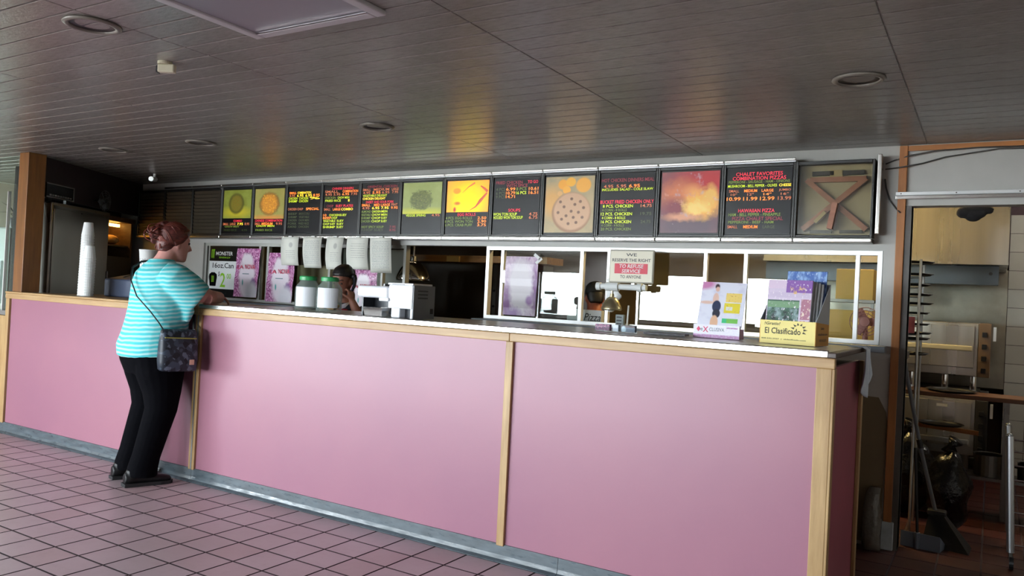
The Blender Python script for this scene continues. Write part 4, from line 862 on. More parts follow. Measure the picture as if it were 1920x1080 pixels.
# fold-out magazine display
mg = thing('magazine_display', 'lilac and white cardboard magazine display with a model on it', 'display', (-1.16, 3.88, CT))
xa, xb = -1.275, -1.045
mp_ = prt('magazine_cover', hexc(226, 226, 240), [('e', .02, .95, .3, .12, hexc(200, 130, 176), .3), ('n', 4, hexc(206, 204, 226), .5, .75), ('r', .58, .56, .92, .76, hexc(236, 208, 120)), ('r', .56, .32, .9, .54, hexc(228, 210, 66)), ('r', .6, .38, .74, .46, hexc(226, 224, 210)), ('r', .54, .10, .88, .2, hexc(120, 190, 90)), ('r', .54, .10, .64, .2, hexc(70, 190, 130)), ('e', .36, .62, .065, .14, hexc(226, 190, 176), .12), ('e', .18, .54, .16, .035, hexc(224, 190, 176), .3), ('e', .37, .9, .05, .06, hexc(60, 40, 50), .25), ('e', .38, .84, .045, .055, hexc(220, 180, 165), .2), ('e', .39, .46, .095, .13, hexc(40, 50, 80), .08), ('e', .4, .3, .085, .1, hexc(36, 40, 56), .1), ('e', .37, .1, .085, .16, hexc(224, 180, 150), .1), ('n', 22, hexc(200, 150, 90), .6, .66, (.56, .3, .92, .76))], rough=.35)
MB().add([(xa + .012, 3.852, CT + .055), (xb + .006, 3.852, CT + .055), (xb + .012, 3.905, CT + .278), (xa + .02, 3.905, CT + .28), (xa + .012, 3.858, CT + .055), (xb + .006, 3.858, CT + .055), (xb + .012, 3.911, CT + .278), (xa + .02, 3.911, CT + .28)], [(0, 1, 2, 3), (7, 6, 5, 4), (0, 4, 5, 1), (1, 5, 6, 2), (2, 6, 7, 3), (3, 7, 4, 0)]).build('cover_board', mp_, mg)
B_(xa, xb, 3.845, 3.849, CT, CT + .066).build('pocket_front', prt('pocket_print', hexc(232, 228, 240), [('r', 0, 0, 1, .26, hexc(190, 130, 186)), ('r', .72, .76, .96, .86, hexc(170, 96, 160)), ('n', 20, hexc(214, 206, 226), .5, .7)], rough=.4), mg)
for a in (xa, xb - .003): B_(a, a + .003, 3.849, 3.925, CT, CT + .05).build('pocket_side', mat('lilac_card', hexc(186, 160, 200), .5), mg)
B_(xa, xb, 3.922, 3.925, CT, CT + .05).build('pocket_back', MATS['lilac_card'], mg); B_(xa, xb, 3.849, 3.922, CT, CT + .003).build('pocket_floor', MATS['lilac_card'], mg)
Ml = Matrix.Rotation(-math.atan2(.053, .225), 3, 'X')
red2 = mat('magenta_ink', hexc(206, 40, 96), .5); gr2 = mat('slate_ink', hexc(110, 120, 130), .5)
text('X', xa + .115, 3.8995, CT + .245, .026, red2, mg, w=.024, M=Ml); text('CLUSIVA', xa + .172, 3.8995, CT + .249, .016, gr2, mg, w=.075, M=Ml); text('e', xa + .098, 3.8995, CT + .249, .013, gr2, mg, w=.012, M=Ml)
text('e', xa + .042, 3.8445, CT + .034, .014, gr2, mg, w=.012); text('X', xa + .062, 3.8442, CT + .028, .028, red2, mg, w=.028); text('CLUSIVA', xa + .118, 3.8445, CT + .034, .018, gr2, mg, w=.075)
MB().prism([(xa + .016, CT + .042), (xa + .026, CT + .03), (xa + .036, CT + .042), (xa + .026, CT + .056)], 3.8435, 3.8448).build('star_logo', red2, mg)

# card holders and leaflets
def cards(x0, x1, m, label, nm='card_holder'):
    c = thing(nm, label, 'card holder', ((x0 + x1) / 2, 3.76, CT), 0, 'business card holders on the counter')
    B_(x0, x1, 3.74, 3.744, CT, CT + .022).build('front_lip', thinglass('clear_acrylic', (.95, .96, .97), .9), c); B_(x0, x1, 3.78, 3.784, CT, CT + .038).build('back', MATS['clear_acrylic'], c); B_(x0, x1, 3.744, 3.78, CT, CT + .003).build('tray', MATS['clear_acrylic'], c)
    B_(x0 + .004, x1 - .004, 3.748, 3.774, CT + .003, CT + .036).build('card_stack', m, c, bevel=.001)
cards(-1.775, -1.685, prt('cards_purple', hexc(96, 50, 88), [('n', 8, hexc(190, 90, 140), .5, .6), ('n', 20, hexc(50, 40, 60), .55, .65)]), 'card holder with dark purple business cards')
cards(-1.676, -1.636, mat('cards_white', hexc(220, 226, 234), .5), 'narrow card holder with white cards between the purple and the blue')
cards(-1.63, -1.545, prt('cards_blue', hexc(70, 96, 116), [('r', 0, .7, 1, 1, hexc(60, 40, 48)), ('e', .2, .4, .16, .5, hexc(190, 214, 224), .3, .1), ('n', 12, hexc(130, 60, 66), .6, .7)]), 'card holder with blue and white business cards')
MB().obox((-1.40, 3.80, CT + .006), (.21, .10, .010), Matrix.Rotation(.12, 3, 'Z')).build('leaflet', prt('leaflet_print', hexc(60, 56, 60), [('n', 6, hexc(120, 116, 120), .5, .7)]))
tag(bpy.data.objects['leaflet'], 'dark leaflet stack lying flat between card holders and magazine display', 'leaflet')

# cleaning rag over the end of the counter
mb = MB(); nu, nv = 12, 18
for i in range(nu + 1):
    for j in range(nv + 1):
        u, v = i / nu, j / nv
        y = 4.02 + .135 * u - .045 * v * (1 - u) * 2 + .02 * v * u; 
        if v < .18: x = CX1 - .05 + .075 * (v / .18); z = CT + .004
        else: x = CX1 + .026 + .012 * math.sin(u * 11 + v * 3) * (v - .1) + .010; z = CT - .235 * ((v - .18) / .82) * (1 - .35 * (u - .45) ** 2 * 4)
        mb.v.append(V(x, y, z))
for i in range(nu):
    for j in range(nv): a = i * (nv + 1) + j; mb.f.append((a, a + 1, a + nv + 2, a + nv + 1))
rag = mb.build('cleaning_rag', prt('rag_cloth', hexc(188, 200, 216), [('n', 3, hexc(214, 220, 230), .4, .7), ('r', .8, 0, .86, 1, hexc(60, 74, 120))], rough=.85), smooth=True, uv='yz')
s = rag.modifiers.new('t', 'SOLIDIFY'); s.thickness = .003
tag(rag, 'pale blue cleaning rag hanging over the right end of the counter', 'rag')

# stacks of foam cups, upside down and nested
foam = mat('foam_cup', hexc(232, 234, 232), 0.55)
def cup_mesh(r0, r1, hgt):
    return MB().lathe((0, 0, 0), [(r0, 0), (r0 + .002, .003), (r0 - .001, .006), (r1, hgt - .003), (r1 - .003, hgt), (0, hgt), ], 20)
LT = 1.143
cme = cup_mesh(.047, .033, .105).mesh('foam_cup', uv=None, smooth=False); cme.materials.append(foam)
def stack(x, y, n, pitch, label, group):
    for k in range(n):
        o = bpy.data.objects.new('foam_cup', cme); COL.objects.link(o)
        o.location = (x + .0006 * k, y, LT + k * pitch); tag(o, label % (ORD[n - 1 - k] + ' from the top' if k < n - 1 else 'topmost'), 'cup', group)
stack(-6.115, 3.53, 24, .0205, 'white foam cup in the taller upside down stack, %s', 'cups of the tall stack')
stack(-6.02, 3.50, 15, .0205, 'white foam cup in the shorter upside down stack, %s', 'cups of the short stack')

reg = thing('cash_register', 'dark blue cash register on the counter behind the customer', 'cash register', (-5.85, 3.8, LT))
nv_ = mat('register_blue', hexc(62, 70, 90), .45, var=(4, .08))
MB().add([(-6.13, 3.70, LT), (-5.60, 3.70, LT), (-5.60, 4.02, LT), (-6.13, 4.02, LT), (-6.13, 3.70, 1.285), (-5.60, 3.70, 1.285), (-5.60, 4.0, 1.345), (-6.13, 4.0, 1.345)], [(3, 2, 1, 0), (0, 1, 5, 4), (1, 2, 6, 5), (2, 3, 7, 6), (3, 0, 4, 7), (4, 5, 6, 7)]).build('body', nv_, reg, bevel=.012)
B_(-6.00, -5.86, 3.90, 3.96, 1.335, 1.352).build('receipt', mat('receipt_pink', hexc(206, 96, 110), .6), reg); B_(-5.9, -5.72, 3.92, 3.98, 1.338, 1.36).build('printer_lid', mat('lid_white', hexc(200, 204, 210), .5), reg, bevel=.003)
MB().tube([(-6.0, 3.78, 1.302), (-5.93, 3.83, 1.33), (-5.85, 3.85, 1.325), (-5.78, 3.82, 1.315)], .004, 8).build('cable', black, reg, smooth=True)
cup = thing('paper_cup', 'tall white drink cup with a grey print behind the customer', 'cup', (-5.66, 3.76, 1.313))
MB().lathe((-5.66, 3.76, 1.313), [(0, 0.008), (.045, .004), (.047, .008), (.064, .205), (.067, .208), (.066, .214), (.061, .212), (.045, .015), (0, .012)], 28).build('cup_wall', prt('cup_print', hexc(232, 232, 230), [('n', 14, hexc(150, 152, 152), .5, .56, (0, .45, 1, .66))], rough=.5), cup, smooth=True)

# ================================================================== PEOPLE
def frame(O, deg):
    """local (right, forward, up) to the world; deg = heading clockwise from +y"""
    a = math.radians(deg); fd = Vector((math.sin(a), math.cos(a), 0)); rd = Vector((math.cos(a), -math.sin(a), 0)); O = Vector(O)
    return lambda r, f, z: O + rd * r + fd * f + Vector((0, 0, z))
def hand(mb, w, tip, pn, thumb, s=1.0, curl=0.5):
    """palm and five separate fingers added to mb: w wrist, tip direction, pn palm normal, thumb side"""
    d = Vector(tip).normalized(); n = Vector(pn); n = (n - d * n.dot(d)).normalized(); t = Vector(thumb); t = (t - d * t.dot(d) - n * t.dot(n)).normalized(); w = Vector(w)
    mb.tube([w - d * .02 * s, w + d * .03 * s, w + d * .065 * s, w + d * .088 * s], [(.024 * s, .019 * s), (.036 * s, .017 * s), (.041 * s, .015 * s), (.038 * s, .012 * s)], 12, side=t)
    for k, (o, l) in enumerate(((.030, .070), (.010, .079), (-.011, .073), (-.030, .058))):
        b = w + d * .082 * s + t * o * s; r = .0092 * s; L = l * s; c = curl * (1 + .08 * k)
        p = [b - d * .02 * s, b]; ang = 0
        for q in range(3):
            ang += c * (.5, .7, .5)[q]; p.append(p[-1] + (d * math.cos(ang) + n * math.sin(ang)) * L * (.45, .32, .26)[q])
        mb.tube(p, [r, r, r * .95, r * .88, r * .72], 8)
    b = w + d * .018 * s + t * .026 * s
    mb.tube([b, b + (d * .5 + t * .7 + n * .25) * .035 * s, b + (d * .85 + t * .85 + n * .5) * .055 * s, b + (d * 1.25 + t * .8 + n * .7) * .066 * s], [.013 * s, .0115 * s, .0105 * s, .008 * s], 8)
def head(mb, W, c, s=1.0, tilt=0.0, nose=True):
    """skull, jaw, nose, lips, brow and ears; c centre of the skull in local coordinates"""
    cr, cf, cz = c
    def P(r, f, z):
        f2 = f * math.cos(tilt) + z * math.sin(tilt); z2 = -f * math.sin(tilt) + z * math.cos(tilt)
        return W(cr + r * s, cf + f2 * s, cz + z2 * s)
    rr = [(-.125, 0, .056, .024, .026), (-.115, 0, .050, .036, .042), (-.09, 0, .030, .050, .066), (-.06, 0, .012, .061, .084), (-.02, 0, .002, .068, .095), (.02, 0, -.002, .072, .099), (.055, 0, -.006, .072, .096), (.085, 0, -.010, .062, .082), (.105, 0, -.012, .044, .058), (.116, 0, -.012, .02, .028)]
    mb.rings(rr, 20, P)
    mb.tube([P(0, .085, .012), P(0, .104, -.02), P(0, .112, -.034), P(0, .095, -.046)], [.008 * s, .012 * s, .015 * s, .009 * s], 8)
    mb.tube([P(-.02, .082, -.072), P(0, .091, -.070), P(.02, .082, -.072)], [.005 * s, .008 * s, .005 * s], 8)
    mb.tube([P(-.045, .078, .022), P(0, .094, .024), P(.045, .078, .022)], [.008 * s, .009 * s, .008 * s], 8)
    for q in (-1, 1): mb.ell(P(q * .071, .004, -.015), (.010 * s, .019 * s, .030 * s), 10, 7)
    return P

# ---------------------------------------------------------------- the customer leaning on the counter
WO = (-4.665, 3.06, 0)
W_ = frame(WO, 15)
skin_m = mat('skin_fair', hexc(206, 150, 140), .5, var=(9, .06)); skin_m.node_tree.nodes['Principled BSDF'].inputs['Subsurface Weight'].default_value = .05
def stripes():
    m, N, L, B = newmat('striped_jersey')
    v = coords(N, L, 'Object'); sp = N.new('ShaderNodeSeparateXYZ'); L.new(v, sp.inputs[0])
    n = noise(N, L, v, 7, 2); 
    k = N.new('ShaderNodeMath'); k.operation = 'MULTIPLY_ADD'; L.new(n, k.inputs[0]); k.inputs[1].default_value = .022; L.new(sp.outputs[2], k.inputs[2])
    k2 = N.new('ShaderNodeMath'); k2.operation = 'MULTIPLY_ADD'; L.new(sp.outputs[1], k2.inputs[0]); k2.inputs[1].default_value = -.12; L.new(k.outputs[0], k2.inputs[2])
    w = N.new('ShaderNodeMath'); w.operation = 'MULTIPLY'; L.new(k2.outputs[0], w.inputs[0]); w.inputs[1].default_value = 2 * PI / .0265
    s = N.new('ShaderNodeMath'); s.operation = 'SINE'; L.new(w.outputs[0], s.inputs[0])
    f = maprange(N, L, s.outputs[0], -.1, .35)
    c = mixrgb(N, L, f, hexc(80, 196, 202), hexc(172, 222, 222))
    L.new(c, B.inputs['Base Color']); B.inputs['Roughness'].default_value = .8; B.inputs['Specular IOR Level'].default_value = .2
    b = N.new('ShaderNodeBump'); b.inputs['Strength'].default_value = .5; b.inputs['Distance'].default_value = .012; L.new(noise(N, L, coords(N, L, 'Object', (1, 1, .5)), 9, 3), b.inputs['Height']); L.new(b.outputs[0], B.inputs['Normal'])
    return m
cust = thing('person', 'customer in a turquoise striped top and black trousers leaning on the counter', 'person', WO)
mb = MB()
hp = head(mb, W_, (0, .195, 1.553), 1.0, math.radians(6))
mb.tube([W_(0, .10, 1.36), W_(0, .135, 1.42), W_(0, .17, 1.49)], [(.085, .075), (.062, .062), (.058, .060)], 16, side=(1, 0, 0))
mb.rings([(.80, 0, .10, .18, .17), (.95, 0, .10, .19, .19), (1.10, 0, .115, .19, .15), (1.25, 0, .13, .18, .15), (1.36, 0, .12, .15, .10), (1.40, 0, .12, .07, .06)], 20, W_)
for q in (-1, 1):
    mb.tube([W_(q * .10, .09, .86), W_(q * .115, .115, .70), W_(q * .12, .135, .50), W_(q * .12, .08, .30), W_(q * .12, .03, .08)], [.11, .10, .07, .055, .04], 14)
    e = W_(q * .235, .335, 1.205)
    mb.tube([W_(q * .17, .12, 1.35), W_(q * .21, .22, 1.28), e], [.062, .058, .052], 14)
    wr = W_(q * .06, .435 + .05 * q, 1.203)
    mb.tube([e - Vector((0, 0, .006)), W_(q * .225, .365, 1.20), W_(q * .16, .415 + .03 * q, 1.2), wr], [.050, .050, .040, .028], 12)
    d = wr - W_(q * .16, .415 + .03 * q, 1.2)
    hand(mb, wr + d.normalized() * .02, d + Vector((0, 0, -.02)), (0, 0, -1), W_(0, 1, 0) - W_(0, 0, 0), .92, .35)
skin('body', mb, skin_m, cust, .0065, 3)
# eyes
for q in (-1, 1): MB().ell(hp(q * .032, .0835, .002), (.011, .011, .009), 10, 7).build('eye', mat('eye_dark', hexc(50, 40, 36), .2), cust, smooth=True)
# hair swept into a bun
hair_m = mat('hair_auburn', hexc(86, 36, 30), .45, var=(30, .6), bump=(60, .5, .003), stretch=(1, 1, 3))
mb = MB()
Hc = lambda r, f, z: hp(r, f, z)
mb.rings([(-.075, 0, -.062, .050, .038), (-.04, 0, -.045, .066, .062), (0, 0, -.030, .077, .082), (.035, 0, -.016, .081, .096), (.065, 0, -.010, .080, .103), (.09, 0, -.010, .072, .094), (.112, 0, -.012, .052, .068), (.124, 0, -.013, .024, .032)], 20, Hc)
mb.tube([Hc(0, -.085, .045), Hc(0, -.125, .040), Hc(0, -.148, .03)], [.035, .045, .03], 12)
mb.tube([Hc(.02, -.11, .085), Hc(-.01, -.14, .06), Hc(.025, -.155, .02), Hc(0, -.13, -.02), Hc(-.03, -.13, .02), Hc(.0, -.11, .08)], [.016, .022, .022, .020, .018, .012], 10)
mb.tube([Hc(.0, -.06, .115), Hc(.01, -.09, .10), Hc(-.02, -.12, .085)], [.018, .022, .016], 10)
mb.tube([Hc(.055, .06, .05), Hc(.070, .025, .01), Hc(.072, -.02, -.02)], [.012, .016, .018], 8); mb.tube([Hc(-.055, .06, .05), Hc(-.070, .025, .01), Hc(-.072, -.02, -.02)], [.012, .016, .018], 8)
skin('hair', mb, hair_m, cust, .006, 2)
mb = MB(); rnd = random.Random(2)
for k in range(90):                       # combed strands running back into the bun
    a = math.radians(-150 + 300 * k / 89); hz = .055 + .035 * math.cos(a) if abs(a) < 1.7 else -.02 - .05 * (abs(a) - 1.7)
    r_, f_ = .079 * math.sin(a), -.012 + .100 * math.cos(a)
    st_ = Vector((r_, f_, hz)); en = Vector((.02 * math.sin(a), -.118, .04 + .02 * math.cos(a)))
    pts = []
    for q in range(7):
        t = q / 6; p = st_.lerp(en, t); p.z += .05 * math.sin(PI * t) * (1 if abs(a) < 1.9 else .2)
        d = Vector((p.x / .081, (p.y + .012) / .104, (p.z - .03) / .098)); l = d.length
        k2 = 1.035 / l if 0 < q < 6 and l < 1.2 else 1.0
        pts.append(Hc(p.x * k2 + rnd.uniform(-.002, .002), (p.y + .012) * k2 - .012, (p.z - .03) * k2 + .03 + rnd.uniform(-.002, .002)))
    mb.tube(pts, [.002, .0034, .0036, .0036, .0036, .003, .002], 5)
for k in range(16):                       # loose loops of the bun
    c = Vector((rnd.uniform(-.02, .02), -.135 + rnd.uniform(-.015, .015), .03 + rnd.uniform(-.015, .03))); R = rnd.uniform(.022, .046); n1 = Vector((rnd.uniform(-1, 1), rnd.uniform(-1, 1), rnd.uniform(-1, 1))).normalized(); n2 = n1.orthogonal().normalized(); n3 = n1.cross(n2)
    pts = [c + (n2 * math.cos(t) + n3 * math.sin(t)) * R for t in [.35 * q for q in range(14)]]
    mb.tube([Hc(*p) for p in pts], .0042, 5)
o = mb.build('hair_strands', mat('hair_strand', hexc(104, 44, 32), .42, var=(20, .5)), cust, smooth=True, uv=None); o['kind'] = 'stuff'
# top with wide sleeves
mb = MB()
mb.rings([(.800, 0, .105, .205, .200), (.815, 0, .10, .222, .213), (.88, 0, .090, .234, .208), (.96, 0, .104, .228, .196), (1.04, 0, .116, .225, .188), (1.12, 0, .124, .222, .182), (1.20, 0, .128, .219, .180), (1.28, 0, .128, .218, .172), (1.345, 0, .118, .205, .140), (1.39, 0, .118, .155, .105), (1.425, 0, .125, .092, .078), (1.435, 0, .125, .085, .072)], 28, W_)
for q in (-1, 1):
    mb.tube([W_(q * .15, .10, 1.345), W_(q * .195, .14, 1.315), W_(q * .215, .21, 1.255), W_(q * .226, .275, 1.190), W_(q * .228, .285, 1.183)], [(.085, .085), (.092, .100), (.090, .108), (.086, .112), (.080, .105)], 18, side=(W_(1, 0, 0) - W_(0, 0, 0)))
# loose folds under the sleeve
mb.tube([W_(.20, .20, 1.17), W_(.225, .23, 1.10), W_(.215, .22, 1.04)], [.05, .035, .02], 10)
skin('striped_top', mb, stripes(), cust, .008, 5)
# trousers
tr_m = mat('black_trousers', hexc(7, 7, 11), .9, spec=.06, bump=(9, .5, .010), stretch=(1, 1, 1.6))
mb = MB()
mb.rings([(.70, 0, .10, .19, .16), (.78, 0, .097, .212, .190), (.86, 0, .095, .220, .203), (.93, 0, .10, .20, .18)], 24, W_)
for q in (-1, 1):
    mb.tube([W_(q * .10, .10, .84), W_(q * .11, .115, .70), W_(q * .118, .128, .58), W_(q * .122, .125, .47), W_(q * .122, .088, .33), W_(q * .120, .05, .18), W_(q * .12, .032, .10), W_(q * .12, .03, .055)], [(.118, .165), (.112, .148), (.098, .118), (.086, .100), (.079, .092), (.074, .086), (.078, .092), (.080, .094)], 18, side=(W_(1, 0, 0) - W_(0, 0, 0)))
skin('trousers', mb, tr_m, cust, .008, 4)
sh_m = mat('black_shoe', hexc(12, 12, 14), .45, spec=.3); sole = mat('shoe_sole', hexc(26, 26, 28), .6)
for q in (-1, 1):
    def Q(f, z, w, h): return (W_(q * .12 + q * .10 * max(0, f), f, z), (w, h))
    pts = [Q(-.075, .05, .030, .034), Q(-.05, .05, .040, .040), Q(0, .052, .042, .042), Q(.06, .045, .044, .034), Q(.12, .038, .048, .027), Q(.175, .032, .044, .020), Q(.20, .030, .026, .014)]
    mb = MB().tube([p for p, _ in pts], [r for _, r in pts], 16, side=(W_(1, 0, 0) - W_(0, 0, 0)))
    mb.tube([W_(q * .12, -.03, .05), W_(q * .12, -.02, .10)], [.045, .042], 14)
    s = skin('shoe', mb, sh_m, cust, .006, 3)
    out = [(-.038, -.08), (.038, -.08), (.045, -.02), (.046, .07), (.050, .13), (.040, .19), (.012, .212), (-.02, .205), (-.042, .17), (-.046, .10), (-.042, 0), (-.042, -.05)]
    m2 = MB(); n = len(out); w3 = lambda a, f, z: W_(q * .12 + q * .10 * max(0, f) + a * 1.02, f, z)
    m2.add([w3(a, f, .001) for a, f in out] + [w3(a, f, .022) for a, f in out], [tuple(reversed(range(n))), tuple(range(n, 2 * n))] + [(i, (i + 1) % n, n + (i + 1) % n, n + i) for i in range(n)])
    m2.build('sole', sole, s)
# shoulder bag: a thing she carries
bagm = prt('bag_print', hexc(34, 40, 50), [('v', 7, hexc(56, 66, 80), .5, .6), ('v', 13, hexc(88, 98, 112), .8, .84), ('v', 9, hexc(18, 22, 28), .2, .16)], rough=.5)
bag = thing('shoulder_bag', 'dark patterned crossbody bag at the customer\'s hip', 'bag', tuple(W_(.30, .22, .735)))
def bagring(z, dr, df): return (z, .285, .215, dr, df)
mb = MB(); seg = 24; zz = [(.735, .034, .100), (.745, .044, .112), (.80, .052, .118), (.88, .048, .116), (.95, .038, .112), (.985, .026, .108), (.998, .012, .104)]
for z, a, b in zz:
    for k in range(seg):
        t = 2 * PI * k / seg; c, s = math.cos(t), math.sin(t)
        mb.v.append(W_(.272 + a * math.copysign(abs(c) ** .5, c), .155 + b * math.copysign(abs(s) ** .35, s), z - .03 * (.215 + b * s - .1)))
for i in range(len(zz) - 1):
    for k in range(seg): k2 = (k + 1) % seg; mb.f.append((i * seg + k, i * seg + k2, (i + 1) * seg + k2, (i + 1) * seg + k))
mb.f += [tuple(reversed(range(seg))), tuple(range((len(zz) - 1) * seg, len(zz) * seg))]
mb.build('pouch', bagm, bag, smooth=True, uv='yz')
MB().tube([W_(.319, .055, .945), W_(.321, .14, .942), W_(.319, .25, .938)], [.004, .004, .004], 8).build('zip', mat('zip_brass', hexc(150, 148, 70), .4), bag)
MB().obox(W_(.326, .225, .79), (.004, .028, .032), Matrix.Rotation(math.radians(-15), 3, 'Z')).build('leather_tag', mat('tag_tan', hexc(206, 160, 140), .5), bag)
MB().tube([W_(.265, .065, .985), W_(.25, .04, 1.03), W_(.215, -.005, 1.10), W_(.13, -.062, 1.19), W_(.03, -.07, 1.29), W_(-.06, -.035, 1.372), W_(-.10, .03, 1.412), W_(-.115, .11, 1.425), W_(-.10, .19, 1.37), W_(-.03, .30, 1.20), W_(.10, .31, 1.08), W_(.235, .262, .985)], [(.007, .004)] * 12, 8).build('strap', black, bag, smooth=True)
for p in ((.265, .065, .985), (.237, .262, .985)): MB().ell(W_(*p), (.012, .012, .012), 10, 7).build('ring', chrome, bag, smooth=True)

# ---------------------------------------------------------------- the worker on the telephone behind the counter
KO = (-4.20, 4.45, 0); K_ = frame(KO, 168.6)
wk = thing('person', 'dark haired worker on the phone behind the two glass jars', 'person', KO)
skin_d = mat('skin_brown', hexc(142, 92, 74), .5, var=(9, .06))
mb = MB(); kp = head(mb, K_, (0, .05, 1.365), .93, math.radians(22))
mb.tube([K_(0, -.01, 1.14), K_(0, .01, 1.21), K_(0, .035, 1.29)], [(.08, .065), (.052, .052), (.048, .052)], 14, side=(1, 0, 0))
mb.rings([(.72, 0, 0, .15, .11), (.85, 0, 0, .14, .10), (1.0, 0, 0, .15, .105), (1.12, 0, 0, .15, .09), (1.18, 0, -.01, .08, .06)], 18, K_)
for q in (-1, 1): mb.tube([K_(q * .08, 0, .76), K_(q * .09, .01, .42), K_(q * .09, -.02, .06)], [.085, .055, .04], 12)
# left arm raised with the handset, right arm down
el = K_(-.235, .13, 1.045); wr = K_(-.135, .135, 1.215)
mb.tube([K_(-.16, -.01, 1.125), K_(-.215, .06, 1.07), el], [.05, .045, .040], 12); mb.tube([el, K_(-.19, .135, 1.12), wr], [.040, .038, .026], 12)
hand(mb, wr, K_(-.10, .10, 1.30) - wr, K_(0, -.05, 0) - K_(-.1, 0, 0), K_(0, 1, .2) - K_(0, 0, 0), .86, .9)
mb.tube([K_(.16, -.01, 1.125), K_(.205, .0, .95), K_(.20, .05, .80), K_(.19, .08, .72)], [.05, .042, .036, .026], 12)
hand(mb, K_(.19, .085, .70), K_(0, .15, -1) - K_(0, 0, 0), K_(-1, 0, 0) - K_(0, 0, 0), K_(0, 1, 0) - K_(0, 0, 0), .86, .5)
skin('body', mb, skin_d, wk, .007, 3)
for q in (-1, 1): MB().ell(kp(q * .032, .083, .0), (.010, .010, .006), 10, 7).build('eye', MATS['eye_dark'], wk, smooth=True)
for q in (-1, 1): MB().tube([kp(q * .018, .092, .027), kp(q * .035, .088, .033), kp(q * .052, .074, .027)], [.003, .004, .002], 6).build('eyebrow', black, wk, smooth=True)
mb = MB(); mb.rings([(-.06, 0, -.060, .052, .040), (-.02, 0, -.042, .070, .066), (.02, 0, -.026, .078, .082), (.05, 0, -.014, .081, .098), (.08, 0, -.012, .076, .096), (.108, 0, -.014, .056, .072), (.122, 0, -.015, .026, .036)], 20, kp)
mb.tube([kp(0, -.09, .03), kp(0, -.125, .02), kp(0, -.14, -.04)], [.03, .04, .02], 10)
skin('hair', mb, mat('hair_black', hexc(22, 18, 18), .45, var=(30, .4)), wk, .007, 2)
mb = MB(); mb.rings([(.70, 0, 0, .175, .135), (.85, 0, 0, .165, .125), (1.0, 0, 0, .175, .125), (1.10, 0, 0, .175, .108), (1.16, 0, -.005, .13, .085), (1.195, 0, .0, .07, .062)], 22, K_)
for q, e in ((-1, (.215, .07, 1.075)), (1, (.20, .02, 1.0))): mb.tube([K_(q * .13, 0, 1.12), K_(q * .18, .02, 1.10), K_(q * e[0], e[1], e[2])], [.065, .066, .060], 14)
skin('shirt', mb, mat('shirt_navy', hexc(26, 26, 34), .8, bump=(9, .5, .01)), wk, .008, 4)
mb = MB(); 
for k in range(9):
    t = k / 8; z = .55 + .60 * t; w = .13 - .05 * t; yv = .142 - .012 * t
    mb.v += [K_(-w, yv - .03, z), K_(-w * .5, yv, z), K_(w * .5, yv, z), K_(w, yv - .03, z)]
for k in range(8):
    for c in range(3): mb.f.append((4 * k + c, 4 * k + c + 1, 4 * k + c + 5, 4 * k + c + 4))
o = mb.build('apron', mat('apron_red', hexc(176, 34, 44), .75), wk, smooth=True); s = o.modifiers.new('t', 'SOLIDIFY'); s.thickness = .003; s.offset = 0
mb = MB(); mb.tube([K_(-.06, .03, 1.185), K_(-.04, .075, 1.17), K_(0, .09, 1.155), K_(.04, .075, 1.17), K_(.06, .03, 1.185)], [(.006, .02)] * 5, 8).build('collar', mat('collar_white', hexc(200, 196, 206), .7), wk, smooth=True)
mb = MB(); mb.rings([(.06, .09, -.02, .055, .055), (.42, .09, .01, .07, .07), (.76, .085, 0, .095, .11)], 14, K_); mb.rings([(.06, -.09, -.02, .055, .055), (.42, -.09, .01, .07, .07), (.76, -.085, 0, .095, .11)], 14, K_)
skin('trousers', mb, tr_m, wk, .010, 3)
for q in (-1, 1): skin('shoe', MB().tube([K_(q * .09, -.07, .04), K_(q * .09, 0, .045), K_(q * .09, .1, .035), K_(q * .09, .17, .028)], [(.034, .036), (.04, .042), (.042, .03), (.03, .022)], 12, side=K_(1, 0, 0) - K_(0, 0, 0)), sh_m, wk, .008, 2)
ph = thing('telephone_handset', 'dark handset held to the worker\'s ear', 'telephone', tuple(K_(-.10, .06, 1.24)))
mb = MB().tube([K_(-.098, .105, 1.262), K_(-.104, .09, 1.285), K_(-.110, .065, 1.335), K_(-.102, .045, 1.385), K_(-.092, .04, 1.40)], [(.018, .012), (.016, .010), (.015, .009), (.018, .011), (.020, .010)], 12, side=K_(0, 1, 0) - K_(0, 0, 0)); mb.build('handle', mat('phone_navy', hexc(36, 40, 56), .35), ph, smooth=True)
MB().ell(K_(-.088, .045, 1.395), (.022, .022, .022), 12, 8).build('earpiece', black, ph, smooth=True); MB().ell(K_(-.090, .108, 1.262), (.02, .02, .02), 12, 8).build('mouthpiece', black, ph, smooth=True)

